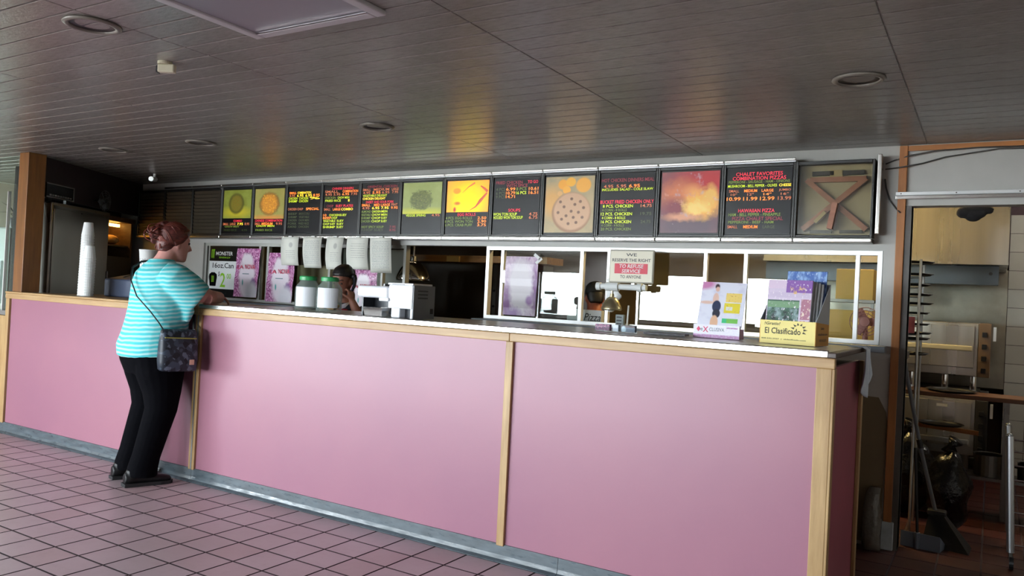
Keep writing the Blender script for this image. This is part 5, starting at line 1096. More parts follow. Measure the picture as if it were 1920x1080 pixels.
# ---------------------------------------------------------------- the cook seen through the open hatch
MO = (-2.70, 5.70, 0); M_ = frame(MO, -35)
ck = thing('person', 'cook in a black cap seen from behind through the hatch', 'person', MO)
skin_c = mat('skin_tan', hexc(160, 86, 62), .5)
mb = MB(); cp = head(mb, M_, (0, .06, 1.335), .98, math.radians(16))
mb.tube([M_(0, -.02, 1.10), M_(0, .01, 1.18), M_(0, .04, 1.27)], [(.09, .075), (.066, .066), (.060, .064)], 14, side=(1, 0, 0))
mb.rings([(.70, 0, 0, .17, .13), (.85, 0, 0, .17, .13), (1.0, 0, -.01, .19, .13), (1.10, 0, -.01, .17, .10), (1.15, 0, -.01, .08, .06)], 18, M_)
for q in (-1, 1):
    mb.tube([M_(q * .09, 0, .74), M_(q * .10, .01, .42), M_(q * .10, -.02, .06)], [.09, .06, .045], 12)
    mb.tube([M_(q * .18, -.01, 1.08), M_(q * .25, .06, .92), M_(q * .20, .26, .93), M_(q * .16, .32, .93)], [.055, .047, .038, .028], 12)
    hand(mb, M_(q * .155, .335, .93), M_(0, 1, 0) - M_(0, 0, 0), (0, 0, -1), M_(-q, 0, 0) - M_(0, 0, 0), .95, .4)
skin('body', mb, skin_c, ck, .009, 3)
for q in (-1, 1): MB().ell(cp(q * .032, .083, .0), (.010, .010, .007), 10, 7).build('eye', MATS['eye_dark'], ck, smooth=True)
mb = MB(); mb.rings([(.012, 0, -.010, .080, .104), (.05, 0, -.010, .082, .106), (.085, 0, -.010, .074, .096), (.112, 0, -.010, .052, .068), (.124, 0, -.010, .02, .03)], 20, cp)
mb.tube([cp(0, .07, .03), cp(0, .12, .022), cp(0, .165, .01)], [(.07, .012), (.066, .009), (.04, .006)], 12, side=M_(1, 0, 0) - M_(0, 0, 0))
skin('cap', mb, mat('cap_black', hexc(14, 14, 16), .7), ck, .007, 2)
mb = MB(); mb.rings([(-.07, 0, -.066, .05, .03), (-.03, 0, -.05, .068, .056), (.02, 0, -.035, .077, .075)], 18, cp); skin('hair', mb, MATS['hair_black'], ck, .008, 2)
mb = MB(); mb.rings([(.68, 0, 0, .19, .15), (.85, 0, 0, .19, .15), (1.0, 0, -.01, .205, .145), (1.08, 0, -.01, .19, .115), (1.13, 0, -.008, .12, .09), (1.165, 0, 0, .085, .075)], 22, M_)
for q in (-1, 1): mb.tube([M_(q * .15, 0, 1.07), M_(q * .21, .02, 1.0), M_(q * .24, .05, .94)], [.07, .066, .06], 14)
skin('shirt', mb, mat('shirt_maroon', hexc(52, 26, 26), .8), ck, .010, 4)
mb = MB()
for q in (-1, 1): mb.rings([(.06, q * .10, -.02, .06, .06), (.42, q * .10, .01, .075, .08), (.75, q * .09, 0, .10, .12)], 14, M_)
skin('trousers', mb, tr_m, ck, .010, 3)
for q in (-1, 1): skin('shoe', MB().tube([M_(q * .10, -.07, .04), M_(q * .10, 0, .045), M_(q * .10, .1, .035), M_(q * .10, .17, .028)], [(.034, .036), (.04, .042), (.042, .03), (.03, .022)], 12, side=M_(1, 0, 0) - M_(0, 0, 0)), sh_m, ck, .008, 2)

# ================================================================== CEILING FITTINGS
can_ring = mat('can_ring', hexc(120, 114, 106), .35); can_in = mat('can_inside', hexc(46, 42, 40), .4)
def can(x, y, label):
    c = thing('recessed_light', label, 'ceiling light', (x, y, ZC - .01), 0, 'unlit recessed ceiling lights')
    MB().lathe((x, y, ZC), [(.080, -.002), (.100, 0), (.104, -.006), (.092, -.013), (.080, -.010), (.080, -.002)], 32).build('trim_ring', can_ring, c, smooth=True)
    MB().lathe((x, y, ZC), [(.081, -.004), (.06, .0), (.04, .001), (0, .002)], 32).build('reflector', can_in, c, smooth=True)
can(-2.97, 1.69, 'unlit recessed ceiling light nearest the left ceiling edge, in front of the white sensor')
can(-3.12, 3.49, 'unlit recessed ceiling light above the yellow soup photo')
can(-4.72, 3.49, 'unlit recessed ceiling light above the round plate photo')
can(-5.72, 3.47, 'unlit recessed ceiling light farthest left above the foam cups')
can(-0.50, 3.44, 'unlit recessed ceiling light at the right before the kitchen doorway')
fx = thing('fluorescent_fixture', 'large unlit white framed fluorescent panel on the ceiling', 'ceiling light', (-2.135, 1.44, ZC - .03))
fxm = mat('fixture_white', hexc(196, 196, 198), .4)
x0, x1, y0, y1 = -2.46, -1.81, .83, 2.045
for a, b, c, d in ((x0, x0 + .045, y0, y1), (x1 - .045, x1, y0, y1), (x0 + .045, x1 - .045, y0, y0 + .045), (x0 + .045, x1 - .045, y1 - .045, y1)):
    B_(a, b, c, d, ZC - .018, ZC + .001).build('frame_bar', fxm, fx, bevel=.006)
B_(x0 + .043, x1 - .043, y0 + .043, y1 - .043, ZC - .010, ZC - .006).build('diffuser', mat('diffuser_grey', hexc(150, 148, 156), .35, bump=(200, .2, .001)), fx)
B_(x0 + .05, x1 - .05, y1 - .052, y1 - .046, ZC - .017, ZC - .013).build('inner_rail', chrome, fx)
sn = thing('ceiling_sensor', 'small cream ceiling sensor between the fluorescent panel and the recessed light', 'sensor', (-3.15, 2.13, ZC - .05))
cr = mat('sensor_cream', hexc(206, 202, 176), .5)
MB().cyl((-3.16, 2.13, ZC - .012), (-3.16, 2.13, ZC + .001), .03, seg=20).build('base', cr, sn); MB().obox((-3.15, 2.135, ZC - .03), (.075, .03, .036), Matrix.Rotation(.5, 3, 'Z')).build('body', cr, sn, bevel=.005)
MB().obox((-3.185, 2.115, ZC - .034), (.006, .026, .030), Matrix.Rotation(.5, 3, 'Z')).build('lens', black, sn)
sc_ = thing('security_camera', 'small security camera at the dark far end of the ceiling', 'camera', (-6.62, 4.42, ZC - .06))
MB().cyl((-6.62, 4.42, ZC - .03), (-6.62, 4.42, ZC + .001), .012, seg=12).build('stem', alu_white, sc_); MB().cyl((-6.65, 4.45, ZC - .045), (-6.58, 4.36, ZC - .055), .022, seg=16).build('body', alu_white, sc_, smooth=False)

# ================================================================== LEFT END BEHIND THE COUNTER
LA, LD = Vector((-6.72, 3.46, 0)), Vector((-.4896, .872, 0)); LN = Vector((.872, .4896, 0))
LM = Matrix((LD, -LN, Vector((0, 0, 1)))).transposed()
def Lb(u0, u1, v0, v1, z0, z1):           # box along the slanted wall: u along it, v into it
    b = B_(u0, u1, v0, v1, z0, z1); b.v = [LA + LM @ p for p in b.v]; return b
def Lp(u, v, z): return LA + LM @ Vector((u, v, z))
fr = thing('steel_refrigerator', 'tall dull stainless steel refrigerator beside the wooden post', 'refrigerator', tuple(Lp(.48, .2, 0)))
fst = mat('fridge_steel', hexc(150, 146, 138), .33, 1.0, rvar=(2.5, .22, .45), stretch=(1, 1, .25))
Lb(.06, .93, -.08, .20, 0.0, 1.90).build('body', fst, fr, bevel=.012)
Lb(.07, .92, -.085, -.079, 1.872, 1.895).build('top_trim', mat('fridge_trim', hexc(136, 124, 104), .4, .6), fr)
Lb(.905, .92, -.10, -.08, .7, 1.35).build('handle', steel_dark, fr, bevel=.004)
Lb(.08, .90, -.088, -.08, .15, 1.85).build('door', fst, fr, bevel=.004)
sgn = thing('dark_sign', 'small black sign with a grey border on top of the steel refrigerator', 'sign', tuple(Lp(.3, -.04, 1.9)))
Lb(.02, .40, -.05, -.035, 1.935, 2.055).build('plate', blackgloss, sgn); gb = mat('sign_grey', hexc(120, 118, 112), .5)
for a, b, c, d in ((.02, .40, 2.046, 2.055), (.02, .40, 1.935, 1.944), (.39, .40, 1.944, 2.046)): Lb(a, b, -.054, -.05, c, d).build('border', gb, sgn)
Lb(.05, .10, -.045, -.02, 1.90, 1.936).build('foot', black, sgn); Lb(.30, .35, -.045, -.02, 1.90, 1.936).build('foot', black, sgn)
for k in range(9): Lb(.06 + .035 * k, .085 + .035 * k, -.053, -.05, 1.952, 1.965).build('letter_block', gb, sgn)
fan = thing('wall_fan', 'round wire guarded fan on the dark wall above the refrigerator', 'fan', tuple(Lp(.93, -.06, 1.88)))
fc = Lp(.80, -.10, 1.995); fm = mat('fan_metal', hexc(112, 116, 118), .35, .8)
Mf = Matrix((LD, Vector((0, 0, 1)), LN)).transposed()
for r in (.095, .075, .055, .035): MB().tube([fc + Mf @ Vector((r * math.cos(t), r * math.sin(t), .012 * (1 - r / .1))) for t in [2 * PI * k / 28 for k in range(28)]], .0022, 6, close=True).build('guard_ring', fm, fan, smooth=True)
for k in range(8): t = PI * k / 4; MB().cyl(fc + Mf @ Vector((0, 0, .014)), fc + Mf @ Vector((.095 * math.cos(t), .095 * math.sin(t), 0)), .0018, seg=6).build('guard_wire', fm, fan)
for k in range(4):
    t = PI * k / 2 + .4; MB().obox(fc + Mf @ Vector((.045 * math.cos(t), .045 * math.sin(t), -.012)), (.07, .05, .003), Mf @ Matrix.Rotation(t, 3, 'Z') @ Matrix.Rotation(.5, 3, 'X')).build('blade', mat('fan_blade', hexc(90, 96, 100), .3, .3), fan, bevel=.001)
MB().cyl(fc + Mf @ Vector((0, 0, .016)), fc + Mf @ Vector((0, 0, -.05)), .022, seg=18).build('motor', fm, fan); MB().cyl(fc + Mf @ Vector((0, 0, -.05)), fc + Mf @ Vector((0, 0, -.16)), .012, seg=10).build('arm', black, fan)
wmr = thing('food_warmer', 'lit food warmer cabinet with a glowing yellow shelf past the refrigerator', 'warmer', tuple(Lp(1.3, .15, 0)))
wd_ = wood('warmer_wood', hexc(112, 84, 56), hexc(84, 60, 40), 0)
Lb(1.00, 1.50, .0, .26, 0.0, 1.50).build('base_cabinet', mat('warmer_dark', hexc(60, 50, 44), .5), wmr); Lb(1.00, 1.50, .23, .26, 1.5, 1.84).build('back', mat('warmer_back', hexc(190, 150, 90), .5), wmr)
Lb(1.00, 1.03, .0, .23, 1.5, 1.84).build('side', wd_, wmr); Lb(1.47, 1.50, .0, .23, 1.5, 1.84).build('side', wd_, wmr); Lb(.99, 1.51, -.02, .26, 1.84, 1.885).build('top_board', wd_, wmr)
Lb(1.06, 1.44, .10, .13, 1.80, 1.828).build('heat_tube', mat('heat_tube', hexc(255, 190, 90), .4, emit=hexc(255, 196, 96), es=9), wmr)
MB().ell(Lp(1.30, .12, 1.665), (.10, .08, .05), 16, 9).build('bread', mat('bread', hexc(206, 156, 84), .7, var=(20, .3)), wmr, smooth=True); Lb(1.03, 1.47, .02, .23, 1.60, 1.615).build('shelf', steel_dark, wmr)
# beyond the glass screen
fz = thing('white_freezer', 'white freezer cabinet behind the green glass at the far left', 'freezer', (-8.3, 4.1, 0))
B_(-8.75, -7.87, 3.82, 4.35, .0, 1.72).build('body', white_paint, fz, bevel=.015); B_(-8.76, -7.86, 3.80, 3.82, .12, 1.71).build('door', white_paint, fz, bevel=.008); B_(-7.96, -7.94, 3.78, 3.80, 1.0, 1.4).build('handle', alu, fz)
pl = thing('dark_planter', 'dark leafy plant on top of the white freezer', 'plant', (-8.1, 4.0, 1.72))
MB().lathe((-8.1, 4.0, 1.72), [(0, 0), (.07, 0), (.09, .10), (.08, .10), (.065, .01), (0, .01)], 18).build('pot', black, pl)
rnd = random.Random(5); lf = mat('leaf_dark', hexc(30, 40, 30), .5)
for k in range(18):
    t = rnd.random() * 6.28; l = .10 + .10 * rnd.random(); c, s = math.cos(t), math.sin(t); b0 = V(-8.1, 4.0, 1.80); tip = b0 + V(c * l, s * l, .05 + .16 * rnd.random()); mid = (b0 + tip) / 2 + V(0, 0, .04); sd = V(-s, c, 0) * .025
    MB().add([b0, mid + sd, tip, mid - sd, mid + V(0, 0, -.004)], [(0, 1, 4), (1, 2, 4), (2, 3, 4), (3, 0, 4)]).build('leaf', lf, pl)

# ================================================================== IN AND BEHIND THE HATCHES
def dome_lamp(x, y, zr, R, hgt, zt, label, m):
    d = thing('heat_lamp', label, 'lamp', (x, y, zr))
    MB().lathe((x, y, zr), [(R * .96, 0), (R, .004), (R, hgt * .12), (R * .93, hgt * .3), (R * .75, hgt * .62), (R * .5, hgt * .88), (R * .3, hgt), (0, hgt), (R * .28, hgt * .96), (R * .9, hgt * .28), (R * .96, 0)][:8], 32).build('shade', m, d, smooth=True)
    MB().lathe((x, y, zr), [(R * .94, .002), (R * .88, hgt * .28), (R * .45, hgt * .84), (0, hgt * .9)], 32).build('shade_lining', steel_dark, d, smooth=True)
    MB().cyl((x, y, zr + hgt * .98), (x, y, zr + hgt * 1.25), R * .22, R * .18, 16).build('socket', m, d); MB().cyl((x, y, zr + hgt * 1.25), (x, y, zt), .008, seg=10).build('stem', m, d)
    MB().ell((x, y, zr + hgt * .3), (.03, .03, .04), 12, 8).build('bulb', mat('bulb_off', hexc(210, 206, 196), .3), d, smooth=True)
    return d
dome_lamp(-4.165, 5.20, 1.395, .148, .165, 2.55, 'large chrome heat lamp hanging in the open hatch behind the white appliance', chrome)
dome_lamp(-2.165, 4.82, 1.248, .070, .088, 1.40, 'small brassy heat lamp hanging under the refusal sign', mat('brass_dull', hexc(196, 184, 150), .3, .9))
pr = thing('lamp_pipe', 'horizontal grey pipe with fittings behind the refusal sign', 'pipe', (-2.1, 4.82, 1.38))
MB().cyl((-2.27, 4.82, 1.407), (-1.925, 4.82, 1.405), .020, seg=18).build('pipe', white_paint, pr, smooth=False); MB().cyl((-2.21, 4.82, 1.405), (-2.12, 4.82, 1.405), .030, seg=18).build('coupling', white_paint, pr); MB().cyl((-2.25, 4.82, 1.405), (-2.28, 4.82, 1.405), .026, seg=18).build('end_cap', white_paint, pr); MB().cyl((-1.985, 4.82, 1.405), (-1.955, 4.82, 1.405), .028, seg=18).build('coupling', white_paint, pr); B_(-2.03, -2.01, 4.83, 4.925, 1.39, 1.42).build('bracket', alu, pr); B_(-2.03, -2.01, 4.8155, 4.825, 1.40, 1.60).build('bracket', alu, pr)
# torn plastic taped to the frame
mb = MB(); rnd = random.Random(11); n, mN = 8, 14
for j in range(mN + 1):
    for i in range(n + 1):
        v = j / mN; u = i / n; w = .065 + .035 * math.sin(v * 3.1) + .012 * math.sin(v * 17)
        mb.v.append(V(-2.243 + w * u, 4.893 - .014 * math.sin(u * 3 + v * 6) * u, 1.24 + .215 * v + .008 * math.sin(u * 9)))
for j in range(mN):
    for i in range(n): a = j * (n + 1) + i; mb.f.append((a, a + 1, a + n + 2, a + n + 1))
o = mb.build('plastic_sheet', mat('white_plastic', hexc(236, 238, 238), .35), smooth=True); s = o.modifiers.new('t', 'SOLIDIFY'); s.thickness = .0015
tag(o, 'crumpled white plastic taped to the hatch frame left of the small heat lamp', 'plastic')
pz = thing('pizza_carton', 'grey white carton with script lettering in the open gap of the hatch', 'carton', (-2.45, 5.08, 1.133))
B_(-2.60, -2.33, 5.02, 5.07, 1.10, 1.238).build('carton_body', mat('carton_grey', hexc(196, 200, 202), .6), pz, bevel=.003)
text('Pizza', -2.40, 5.0185, 1.16, .055, ink, pz, w=.13, slant=.25)
for o in pz.children: o.location.z += .0
cal_ = thing('card_terminal', 'small grey terminal on the hatch ledge under the small heat lamp', 'terminal', (-2.12, 4.86, 1.134))
B_(-2.145, -2.085, 4.845, 4.875, 1.134, 1.222).build('body', mat('terminal_grey', hexc(150, 160, 158), .5), cal_, bevel=.004)
for k in range(3): B_(-2.135, -2.10, 4.842, 4.845, 1.155 + .022 * k, 1.165 + .022 * k).build('slot', black, cal_)
tag(MB().cyl((-2.065, 4.86, 1.134), (-2.06, 4.86, 1.285), .006, seg=10).build('white_stick', alu_white), 'thin white stick standing beside the grey terminal', 'stick')
# table fan behind the last opening
tf = thing('table_fan', 'small dusty pink table fan in the rightmost hatch opening', 'fan', (-0.64, 5.12, 1.10))
pk = mat('fan_pink', hexc(150, 104, 104), .5); fc = V(-0.645, 5.10, 1.262)
for r in (.085, .068, .05, .032): MB().tube([fc + V(r * math.cos(t), -.01 * (1 - r / .09), r * math.sin(t)) for t in [2 * PI * k / 26 for k in range(26)]], .0022, 6, close=True).build('guard_ring', pk, tf, smooth=True)
for k in range(10): t = PI * k / 5; MB().cyl(fc + V(0, -.012, 0), fc + V(.085 * math.cos(t), 0, .085 * math.sin(t)), .0016, seg=6).build('guard_wire', pk, tf)
for k in range(3): t = 2 * PI * k / 3; MB().obox(fc + V(.045 * math.cos(t), .015, .045 * math.sin(t)), (.075, .004, .05), Matrix.Rotation(-t, 3, 'Y') @ Matrix.Rotation(.4, 3, 'X')).build('blade', pk, tf, bevel=.001)
MB().cyl(fc + V(0, -.02, 0), fc + V(0, .06, 0), .028, seg=20).build('motor', pk, tf); MB().tube([fc + V(0, .03, -.02), V(-0.645, 5.13, 1.19), V(-0.645, 5.13, 1.13)], [.012, .014, .018], 12).build('stem', pk, tf); MB().cyl((-.645, 5.12, 1.10), (-.645, 5.12, 1.122), .055, .04, 20).build('base', pk, tf)
struct('trim_7', B_(-7.4, -0.42, YB1, YB1 + .35, 1.055, 1.098), steel_dark, 'steel shelf on the kitchen side of the hatches')
# beige board and grey panel seen through the left hatch
tag(MB().obox((-5.36, 5.28, 1.30), (.50, .02, .40)).build('beige_board', mat('board_beige', hexc(196, 182, 136), .6, var=(4, .1))), 'beige board behind the left hatch glass beside the flower poster', 'board')
tag(MB().obox((-4.70, 5.30, 1.38), (.70, .02, .56)).build('grey_board', mat('board_grey', hexc(150, 148, 140), .6)), 'grey board behind the paper notices', 'board')
ks = thing('wooden_shelf', 'yellow brown wooden shelf inside the kitchen behind the open hatch', 'shelf', (-4.1, 6.0, 1.6))
B_(-5.4, -3.3, 5.95, 6.25, 1.60, 1.66).build('board', wood('shelf_wood', hexc(166, 120, 60), hexc(130, 90, 44), 0), ks)
for x in (-5.2, -3.5): B_(x - .02, x + .02, 5.97, 6.4, 1.52, 1.60).build('bracket', steel_dark, ks)
tag(B_(-4.36, -4.22, 5.93, 5.95, 1.60, 1.65).build('price_card', mat('card_tan', hexc(206, 176, 110), .6)), 'tan card stuck to the wooden shelf in the kitchen', 'card')
dk = thing('steel_partition', 'brownish dark steel partition behind the open hatch', 'partition', (-4.2, 6.45, 0))
br_st = mat('brown_steel', hexc(54, 44, 38), .42, .3, rvar=(2, .3, .55), stretch=(1, 1, .3))
B_(-6.4, -4.13, 6.42, 6.46, 0, 2.2).build('sheet', br_st, dk); B_(-4.11, -2.95, 6.42, 6.46, 0, 2.2).build('sheet', br_st, dk); B_(-4.14, -4.10, 6.405, 6.42, 0, 2.2).build('joint_strip', steel_dark, dk)
for z in (1.2, 1.35): MB().cyl((-4.12, 6.395, z), (-4.12, 6.406, z), .012, seg=10).build('bolt', black, dk)

# ================================================================== THE KITCHEN BEYOND THE DOORWAY
kl = thing('kitchen_lamp', 'warm tube lamp on the kitchen ceiling', 'lamp', (-0.95, 6.0, 2.5))
B_(-1.85, -.75, 6.03, 6.13, 2.50, 2.55).build('housing', white_paint, kl); MB().cyl((-1.8, 6.08, 2.48), (-.8, 6.08, 2.48), .016, seg=12).build('tube', mat('warm_tube', hexc(255, 214, 140), .4, emit=(1, .70, .28, 1), es=380), kl, smooth=True)
kl2 = thing('kitchen_bulb', 'dim ceiling lamp deep in the kitchen', 'lamp', (-4.6, 5.6, 2.5))
B_(-5.1, -4.1, 5.55, 5.65, 2.50, 2.55).build('housing', white_paint, kl2); MB().cyl((-5.0, 5.6, 2.48), (-4.2, 5.6, 2.48), .014, seg=12).build('tube', mat('dim_tube', hexc(255, 224, 170), .4, emit=(1, .78, .5, 1), es=4), kl2, smooth=True)
kl3 = thing('kitchen_fill_tube', 'added white tube lamp out of view right of the hood', 'lamp', (.9, 6.6, 2.5))  # added lamp, unseen, brightens the tiled wall and the ovens
B_(.5, 1.5, 6.55, 6.65, 2.50, 2.55).build('housing', white_paint, kl3); MB().cyl((.55, 6.6, 2.48), (1.45, 6.6, 2.48), .014, seg=12).build('tube', mat('fill_tube', hexc(255, 246, 230), .4, emit=(1, .93, .82, 1), es=190), kl3, smooth=True)
hd = thing('exhaust_hood', 'stainless exhaust hood glowing yellow on its left side', 'hood', (-.75, 7.0, 1.7))
B_(-1.6, .085, 6.5, 7.6, 1.70, 2.50).build('canopy', steel, hd, bevel=.004); B_(-1.6, .085, 6.488, 6.5, 1.70, 1.72).build('lower_lip', steel, hd)
B_(-1.6, .03, 6.60, 6.75, 1.56, 1.695).build('grease_trough', mat('blue_steel', hexc(84, 92, 100), .4, .7), hd); MB().cyl((-.02, 6.595, 1.64), (-.02, 6.60, 1.64), .012, seg=12).build('rivet', black, hd)
struct('trim_8', B_(-1.7, .10, 7.58, 7.60, .75, 1.72), mat('splash_steel', hexc(150, 146, 134), .38, .9, var=(4, .25), rvar=(5, .25, .55)), 'stained stainless splash panel behind the ovens')
struct('wall_tiled', B_(.10, 1.6, 7.60, 8.2, 0, 2.55), grout, 'tiled wall at the right of the kitchen')
tw = bpy.data.objects['wall_tiled']
wt = mat('wall_tile', hexc(164, 162, 154), .35, rand=.05, var=(3, .06)); 
for i in range(4):
    for j in range(14):
        B_(.104 + .152 * i, .104 + .152 * i + .148, 7.592, 7.60, .05 + .152 * j, .05 + .152 * j + .148).build('wall_tile', wt, tw)
# deck ovens
def oven(z0, z1, label, hz, hm, pm):
    o = thing('deck_oven', label, 'oven', (-.75, 6.95, z0), 0, 'stacked deck ovens')
    B_(-1.5, -.075, 6.50, 7.45, z0, z1).build('body', steel, o, bevel=.006)
    B_(-1.45, -.10, 6.485, 6.50, z0 + .06, z1 - .02).build('door', steel, o, bevel=.004)
    B_(-.075, .0, 6.49, 7.45, z0, z1).build('control_column', pm, o, bevel=.003)
    for k in range(4): B_(-.055, -.025, 6.475, 6.49, z0 + .03 + .085 * k, z0 + .065 + .085 * k).build('knob', black, o, bevel=.003)
    B_(.012, .03, 6.50, 6.53, z1 - .12, z1 - .02).build('thermometer', alu_white, o)
    B_(-1.40, -.11, 6.415, 6.445, hz - .018, hz + .018).build('door_handle', hm, o, bevel=.006)
    for x in (-1.3, -.16): B_(x - .01, x + .01, 6.445, 6.485, hz - .012, hz + .012).build('handle_post', steel_dark, o)
    return o
hmat = mat('handle_pale', hexc(214, 204, 168), .4, .3)
oven(.90, 1.28, 'upper stainless deck oven with pale handle and brown control column', 1.10, hmat, mat('oven_brown', hexc(122, 100, 78), .5))
lo = oven(.34, .735, 'lower stainless deck oven with wooden handled peel under the brown table edge', .44, mat('handle_steel', hexc(200, 200, 196), .35, .6), mat('oven_dark', hexc(52, 50, 50), .5))
for x in (-1.4, -.15):
    for y in (6.6, 7.35): MB().cyl((x, y, 0), (x, y, .34), .03, seg=12).build('leg', steel_dark, lo)
B_(-.32, -.25, 6.483, 6.486, .67, .69).build('maker_plate', alu_white, lo)
st = thing('oven_stand', 'steel stand with posts between the two deck ovens', 'stand', (-.75, 6.95, .735))
B_(-1.45, -.06, 6.55, 7.4, .735, .755).build('plate', steel_dark, st)
for x in (-1.35, -.75, -.5, -.28, -.1): MB().cyl((x, 6.62, .755), (x, 6.62, .90), .022, seg=12).build('post', chrome, st)
tbl = thing('work_table', 'narrow work table with brown wooden edge across the kitchen doorway view', 'table', (.2, 6.2, 0))
B_(-.62, .95, 6.05, 6.35, .775, .805).build('top', brown_wood, tbl, bevel=.004)
for x in (-.55, .105, .85):
    for y in (6.09, 6.31): B_(x - .015, x + .015, y - .015, y + .015, 0, .775).build('leg', steel_dark, tbl)
B_(-.6, .9, 6.08, 6.33, .25, .27).build('lower_shelf', steel_dark, tbl)
def pan(x, y, z, R, label, grp=None):
    o = MB().lathe((x, y, z), [(0, .003), (R * .9, .003), (R, .012), (R + .006, .013), (R + .004, .016), (R - .004, .015), (R * .9, .006), (0, .006)], 28).build('pizza_pan', mat('pan_black', hexc(22, 21, 20), .5, .4))
    return tag(o, label, 'pan', grp)
pan(-.22, 6.20, .805, .15, 'black round pizza pan on the brown table')
tag(MB().beam((-.56, 6.36, .545), (-.05, 6.36, .520), .02, .03).build('pizza_peel_handle', wood('peel_wood', hexc(196, 128, 60), hexc(160, 98, 44), 0)), 'orange wooden peel handle across the lower oven', 'peel')
pan(-.28, 6.33 - .03, .57, .0 + .14, 'black round pan resting above the wooden peel')
bpy.data.objects['pizza_pan.001'].location.z = .56
# pots on the lower shelf
for x, y, r, h_, lab in ((.02, 6.2, .09, .14, 'dark pot on the lower table shelf, left of the two'), (.26, 6.2, .08, .11, 'dark pot on the lower table shelf, right of the two')):
    p = thing('stock_pot', lab, 'pot', (x, y, .27)); MB().lathe((x, y, .27), [(0, 0), (r, 0), (r, h_), (r + .006, h_ + .004), (r - .006, h_), (r - .006, .008), (0, .008)], 24).build('pot_wall', steel_dark, p)
    for q in (-1, 1): MB().tube([(x + q * r, y - .03, .27 + h_ * .7), (x + q * (r + .025), y, .27 + h_ * .7), (x + q * r, y + .03, .27 + h_ * .7)], .005, 8).build('handle', steel_dark, p)
# pan rack just inside the doorway
rk = thing('pan_rack', 'slim wire rack of dark pizza pans inside the doorway', 'rack', (-.45, 5.55, 0))
for x, y in ((-.385, 5.42), (-.62, 5.42), (-.385, 5.68), (-.62, 5.68)): MB().cyl((x, y, 0), (x, y, 1.66), .008, seg=10).build('upright', alu, rk)
pz_ = [1.64, 1.565, 1.50, 1.44, 1.385, 1.325, 1.255, 1.20, 1.165, 1.07]
for k, z in enumerate(pz_):
    for y in (5.42, 5.68): MB().cyl((-.62, y, z - .008), (-.385, y, z - .008), .004, seg=6).build('rung', alu, rk)
    pan(-.455 + .004 * math.sin(k * 2.1), 5.55, z - .004, .128 + .006 * math.cos(k * 1.7), 'dark pizza pan in the wire rack, %s' % ('topmost' if k == 0 else 'lowest' if k == len(pz_) - 1 else ('second', 'third', 'fourth', 'fifth', 'sixth', 'seventh', 'eighth', 'ninth')[k - 1] + ' from the top'), 'pans in the wire rack')
tag(MB().obox((-.425, 5.26, 1.255), (.045, .02, .10)).build('pot_holder', mat('holder_red', hexc(136, 66, 72), .8)), 'dull red pot holder hanging on the pan rack', 'pot holder')
bpy.data.objects['pot_holder'].location.y = 5.40
# black rags bundled over the lintel
mb = MB()
for c, r in (((-.16, 5.05, 1.90), (.035, .035, .03)), ((-.11, 5.05, 1.885), (.045, .035, .035)), ((-.075, 5.05, 1.90), (.03, .03, .03)), ((-.035, 5.05, 1.912), (.022, .025, .02)), ((-.1, 5.045, 1.92), (.09, .03, .015))): mb.ell(c, r, 12, 8)
o = skin('black_cloth_bundle', mb, mat('cloth_black', hexc(18, 16, 18), .9), None, .006, 3); tag(o, 'bunched black cloth hanging from the doorway lintel', 'cloth')
# trash bags, broom, dustpan
def bagmesh(c, r, seed):
    rnd = random.Random(seed); mb = MB().ell(c, r, 28, 18)
    cc = Vector(c)
    for p in mb.v:
        d = p - cc; k = 1 + .10 * math.sin(d.x * 38 + seed) * math.sin(d.z * 30) + .07 * math.sin(d.y * 45 + d.z * 24); p.xy = (cc.xy + d.xy * k); p.z = max(.003, p.z * (1 if p.z < c[2] else 1 + .03 * math.sin(d.x * 50)))
    mb.tube([(c[0], c[1], c[2] + r[2] * .95), (c[0] + .01, c[1], c[2] + r[2] * 1.12), (c[0] + .03, c[1] - .01, c[2] + r[2] * 1.25)], [.05, .02, .045], 12)
    return mb
plast = mat('bag_black', hexc(14, 14, 16), .22, bump=(26, .8, .012))
for c, r, lab, sd in (((-.46, 5.88, .27), (.18, .13, .27), 'black trash bag tied shut, nearest the pan rack', 1), ((-.19, 5.55, .25), (.12, .14, .25), 'black trash bag slumped behind the broom', 4)):
    t = tag(bagmesh(c, r, sd).build('trash_bag', plast, smooth=True, uv=None), lab, 'trash bag')
bm_ = thing('broom', 'broom with grey handle leaning in the kitchen doorway', 'broom', (-.2, 5.22, 0))
MB().cyl((-.425, 5.07, 1.06), (-.335, 5.14, .60), .011, seg=12).build('handle', mat('broom_grey', hexc(110, 116, 124), .4), bm_); MB().cyl((-.335, 5.14, .60), (-.325, 5.148, .55), .015, seg=12).build('grip', black, bm_); MB().cyl((-.325, 5.148, .55), (-.235, 5.22, .17), .011, seg=12).build('handle', MATS['broom_grey'], bm_); MB().ell((-.426, 5.069, 1.07), (.016, .016, .02), 12, 8).build('cap', mat('cap_pale', hexc(150, 146, 136), .5), bm_, smooth=True)
mb = MB().add([(-.27, 5.20, .17), (-.19, 5.17, .17), (-.19, 5.26, .17), (-.27, 5.27, .17), (-.30, 5.14, .0), (-.06, 5.08, .0), (-.05, 5.26, .0), (-.29, 5.31, .0)], [(0, 1, 2, 3), (7, 6, 5, 4), (0, 4, 5, 1), (1, 5, 6, 2), (2, 6, 7, 3), (3, 7, 4, 0)])
mb.build('bristles', mat('bristle_navy', hexc(22, 24, 34), .9, bump=(90, 1, .01), stretch=(6, 6, 1)), bm_); B_(-.28, -.18, 5.185, 5.255, .165, .195).build('head', black, bm_, bevel=.01)
dp = thing('dustpan', 'blue grey lobby dustpan with upright black handle', 'dustpan', (-.30, 5.06, 0))
dm = mat('dustpan_blue', hexc(120, 132, 150), .5)
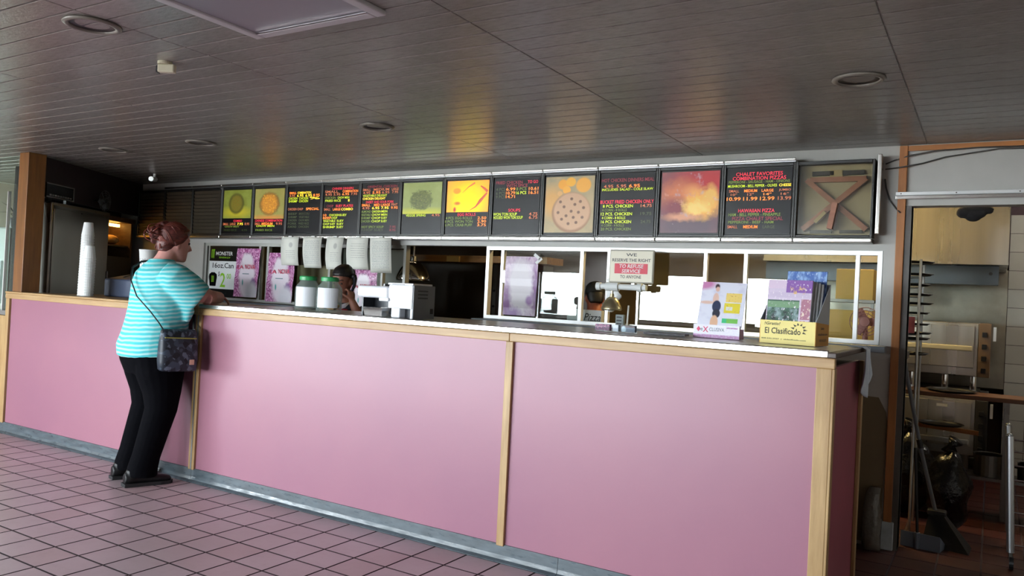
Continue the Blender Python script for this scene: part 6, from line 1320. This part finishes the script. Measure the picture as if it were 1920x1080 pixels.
MB().add([(-.40, 5.045, 0), (-.20, 5.02, 0), (-.18, 5.12, 0), (-.38, 5.145, 0), (-.40, 5.045, .085), (-.20, 5.02, .085), (-.18, 5.12, .03), (-.38, 5.145, .03)], [(3, 2, 1, 0), (0, 1, 5, 4), (1, 2, 6, 5), (3, 0, 4, 7)]).build('pan', dm, dp); dp.children[0].modifiers.new('t', 'SOLIDIFY').thickness = .003
MB().cyl((-.315, 5.03, .0), (-.315, 5.03, .09), .014, seg=12).build('handle_socket', dm, dp); MB().cyl((-.315, 5.03, .09), (-.345, 5.06, .56), .008, seg=10).build('handle', black, dp)
# clear plastic bag by the wall
mb = MB().rings([(.004, -.53, 4.83, .045, .04), (.06, -.53, 4.83, .048, .045), (.16, -.528, 4.83, .046, .040), (.24, -.53, 4.835, .042, .035), (.30, -.528, 4.84, .036, .028), (.345, -.525, 4.845, .028, .02)], 20)
for p in mb.v: p.x += .006 * math.sin(p.z * 70 + p.y * 90); p.y += .006 * math.sin(p.z * 55 + p.x * 120)
tag(mb.build('plastic_bag', mat('bag_clear', hexc(150, 146, 140), .18, bump=(30, 1, .01), trans=.35), smooth=True, uv=None), 'crumpled translucent plastic bag on the floor behind the counter end', 'bag')
# low wire cart at the right edge
ct = thing('utility_cart', 'low chrome wire cart at the right edge of the doorway', 'cart', (.32, 5.2, 0))
for x, y in ((.105, 4.96), (.105, 5.45), (.62, 4.96), (.62, 5.45)):
    MB().cyl((x + .025 * (x < .2), y, .09), (x, y, .70), .019, seg=14).build('post', alu, ct, smooth=False); MB().ell((x, y, .705), (.015, .015, .01), 12, 6).build('cap', alu, ct, smooth=True)
    MB().cyl((x + .03 * (x < .2) - .01, y, .035), (x + .03 * (x < .2) + .01, y, .035), .034, seg=18).build('wheel', black, ct); MB().cyl((x + .026 * (x < .2), y, .05), (x + .025 * (x < .2), y, .09), .010, seg=8).build('fork', steel_dark, ct)
for z in (.13, .30, .47, .62):
    for y in (4.96, 5.45): MB().cyl((.12, y, z), (.62, y, z), .005, seg=8).build('rail', chrome, ct)
    for k in range(5): MB().cyl((.13 + .11 * k, 4.96, z + .004), (.13 + .11 * k, 5.45, z + .004), .003, seg=6).build('wire', chrome, ct)
# boxes on a kitchen shelf seen past the fan
bs = thing('kitchen_shelf', 'steel shelf holding yellow cartons past the table fan', 'shelf', (-.85, 6.1, 1.4)); B_(-1.5, -.70, 5.95, 6.3, 1.385, 1.405).build('board', steel_dark, bs)
for x in (-1.45, -.74): B_(x, x + .02, 6.1, 6.13, .0, 1.385).build('upright', steel_dark, bs)
B_(-1.5, -.70, 5.95, 6.3, 1.08, 1.10).build('board', steel_dark, bs)
yc = mat('carton_yellow', hexc(206, 168, 84), .6)
for i, (a, b, c, d, lab) in enumerate(((-.96, -.715, 1.405, 1.62, 'yellow carton on the upper kitchen shelf past the table fan'), (-1.0, -.715, 1.10, 1.33, 'yellow carton on the lower kitchen shelf behind the table fan'))):
    k = thing('carton', lab, 'carton', ((a + b) / 2, 6.1, c)); B_(a, b, 6.0, 6.25, c, d).build('carton_body', yc, k, bevel=.003); B_(a, b, 6.115, 6.135, d, d + .001).build('tape', MATS['card_tan'], k)
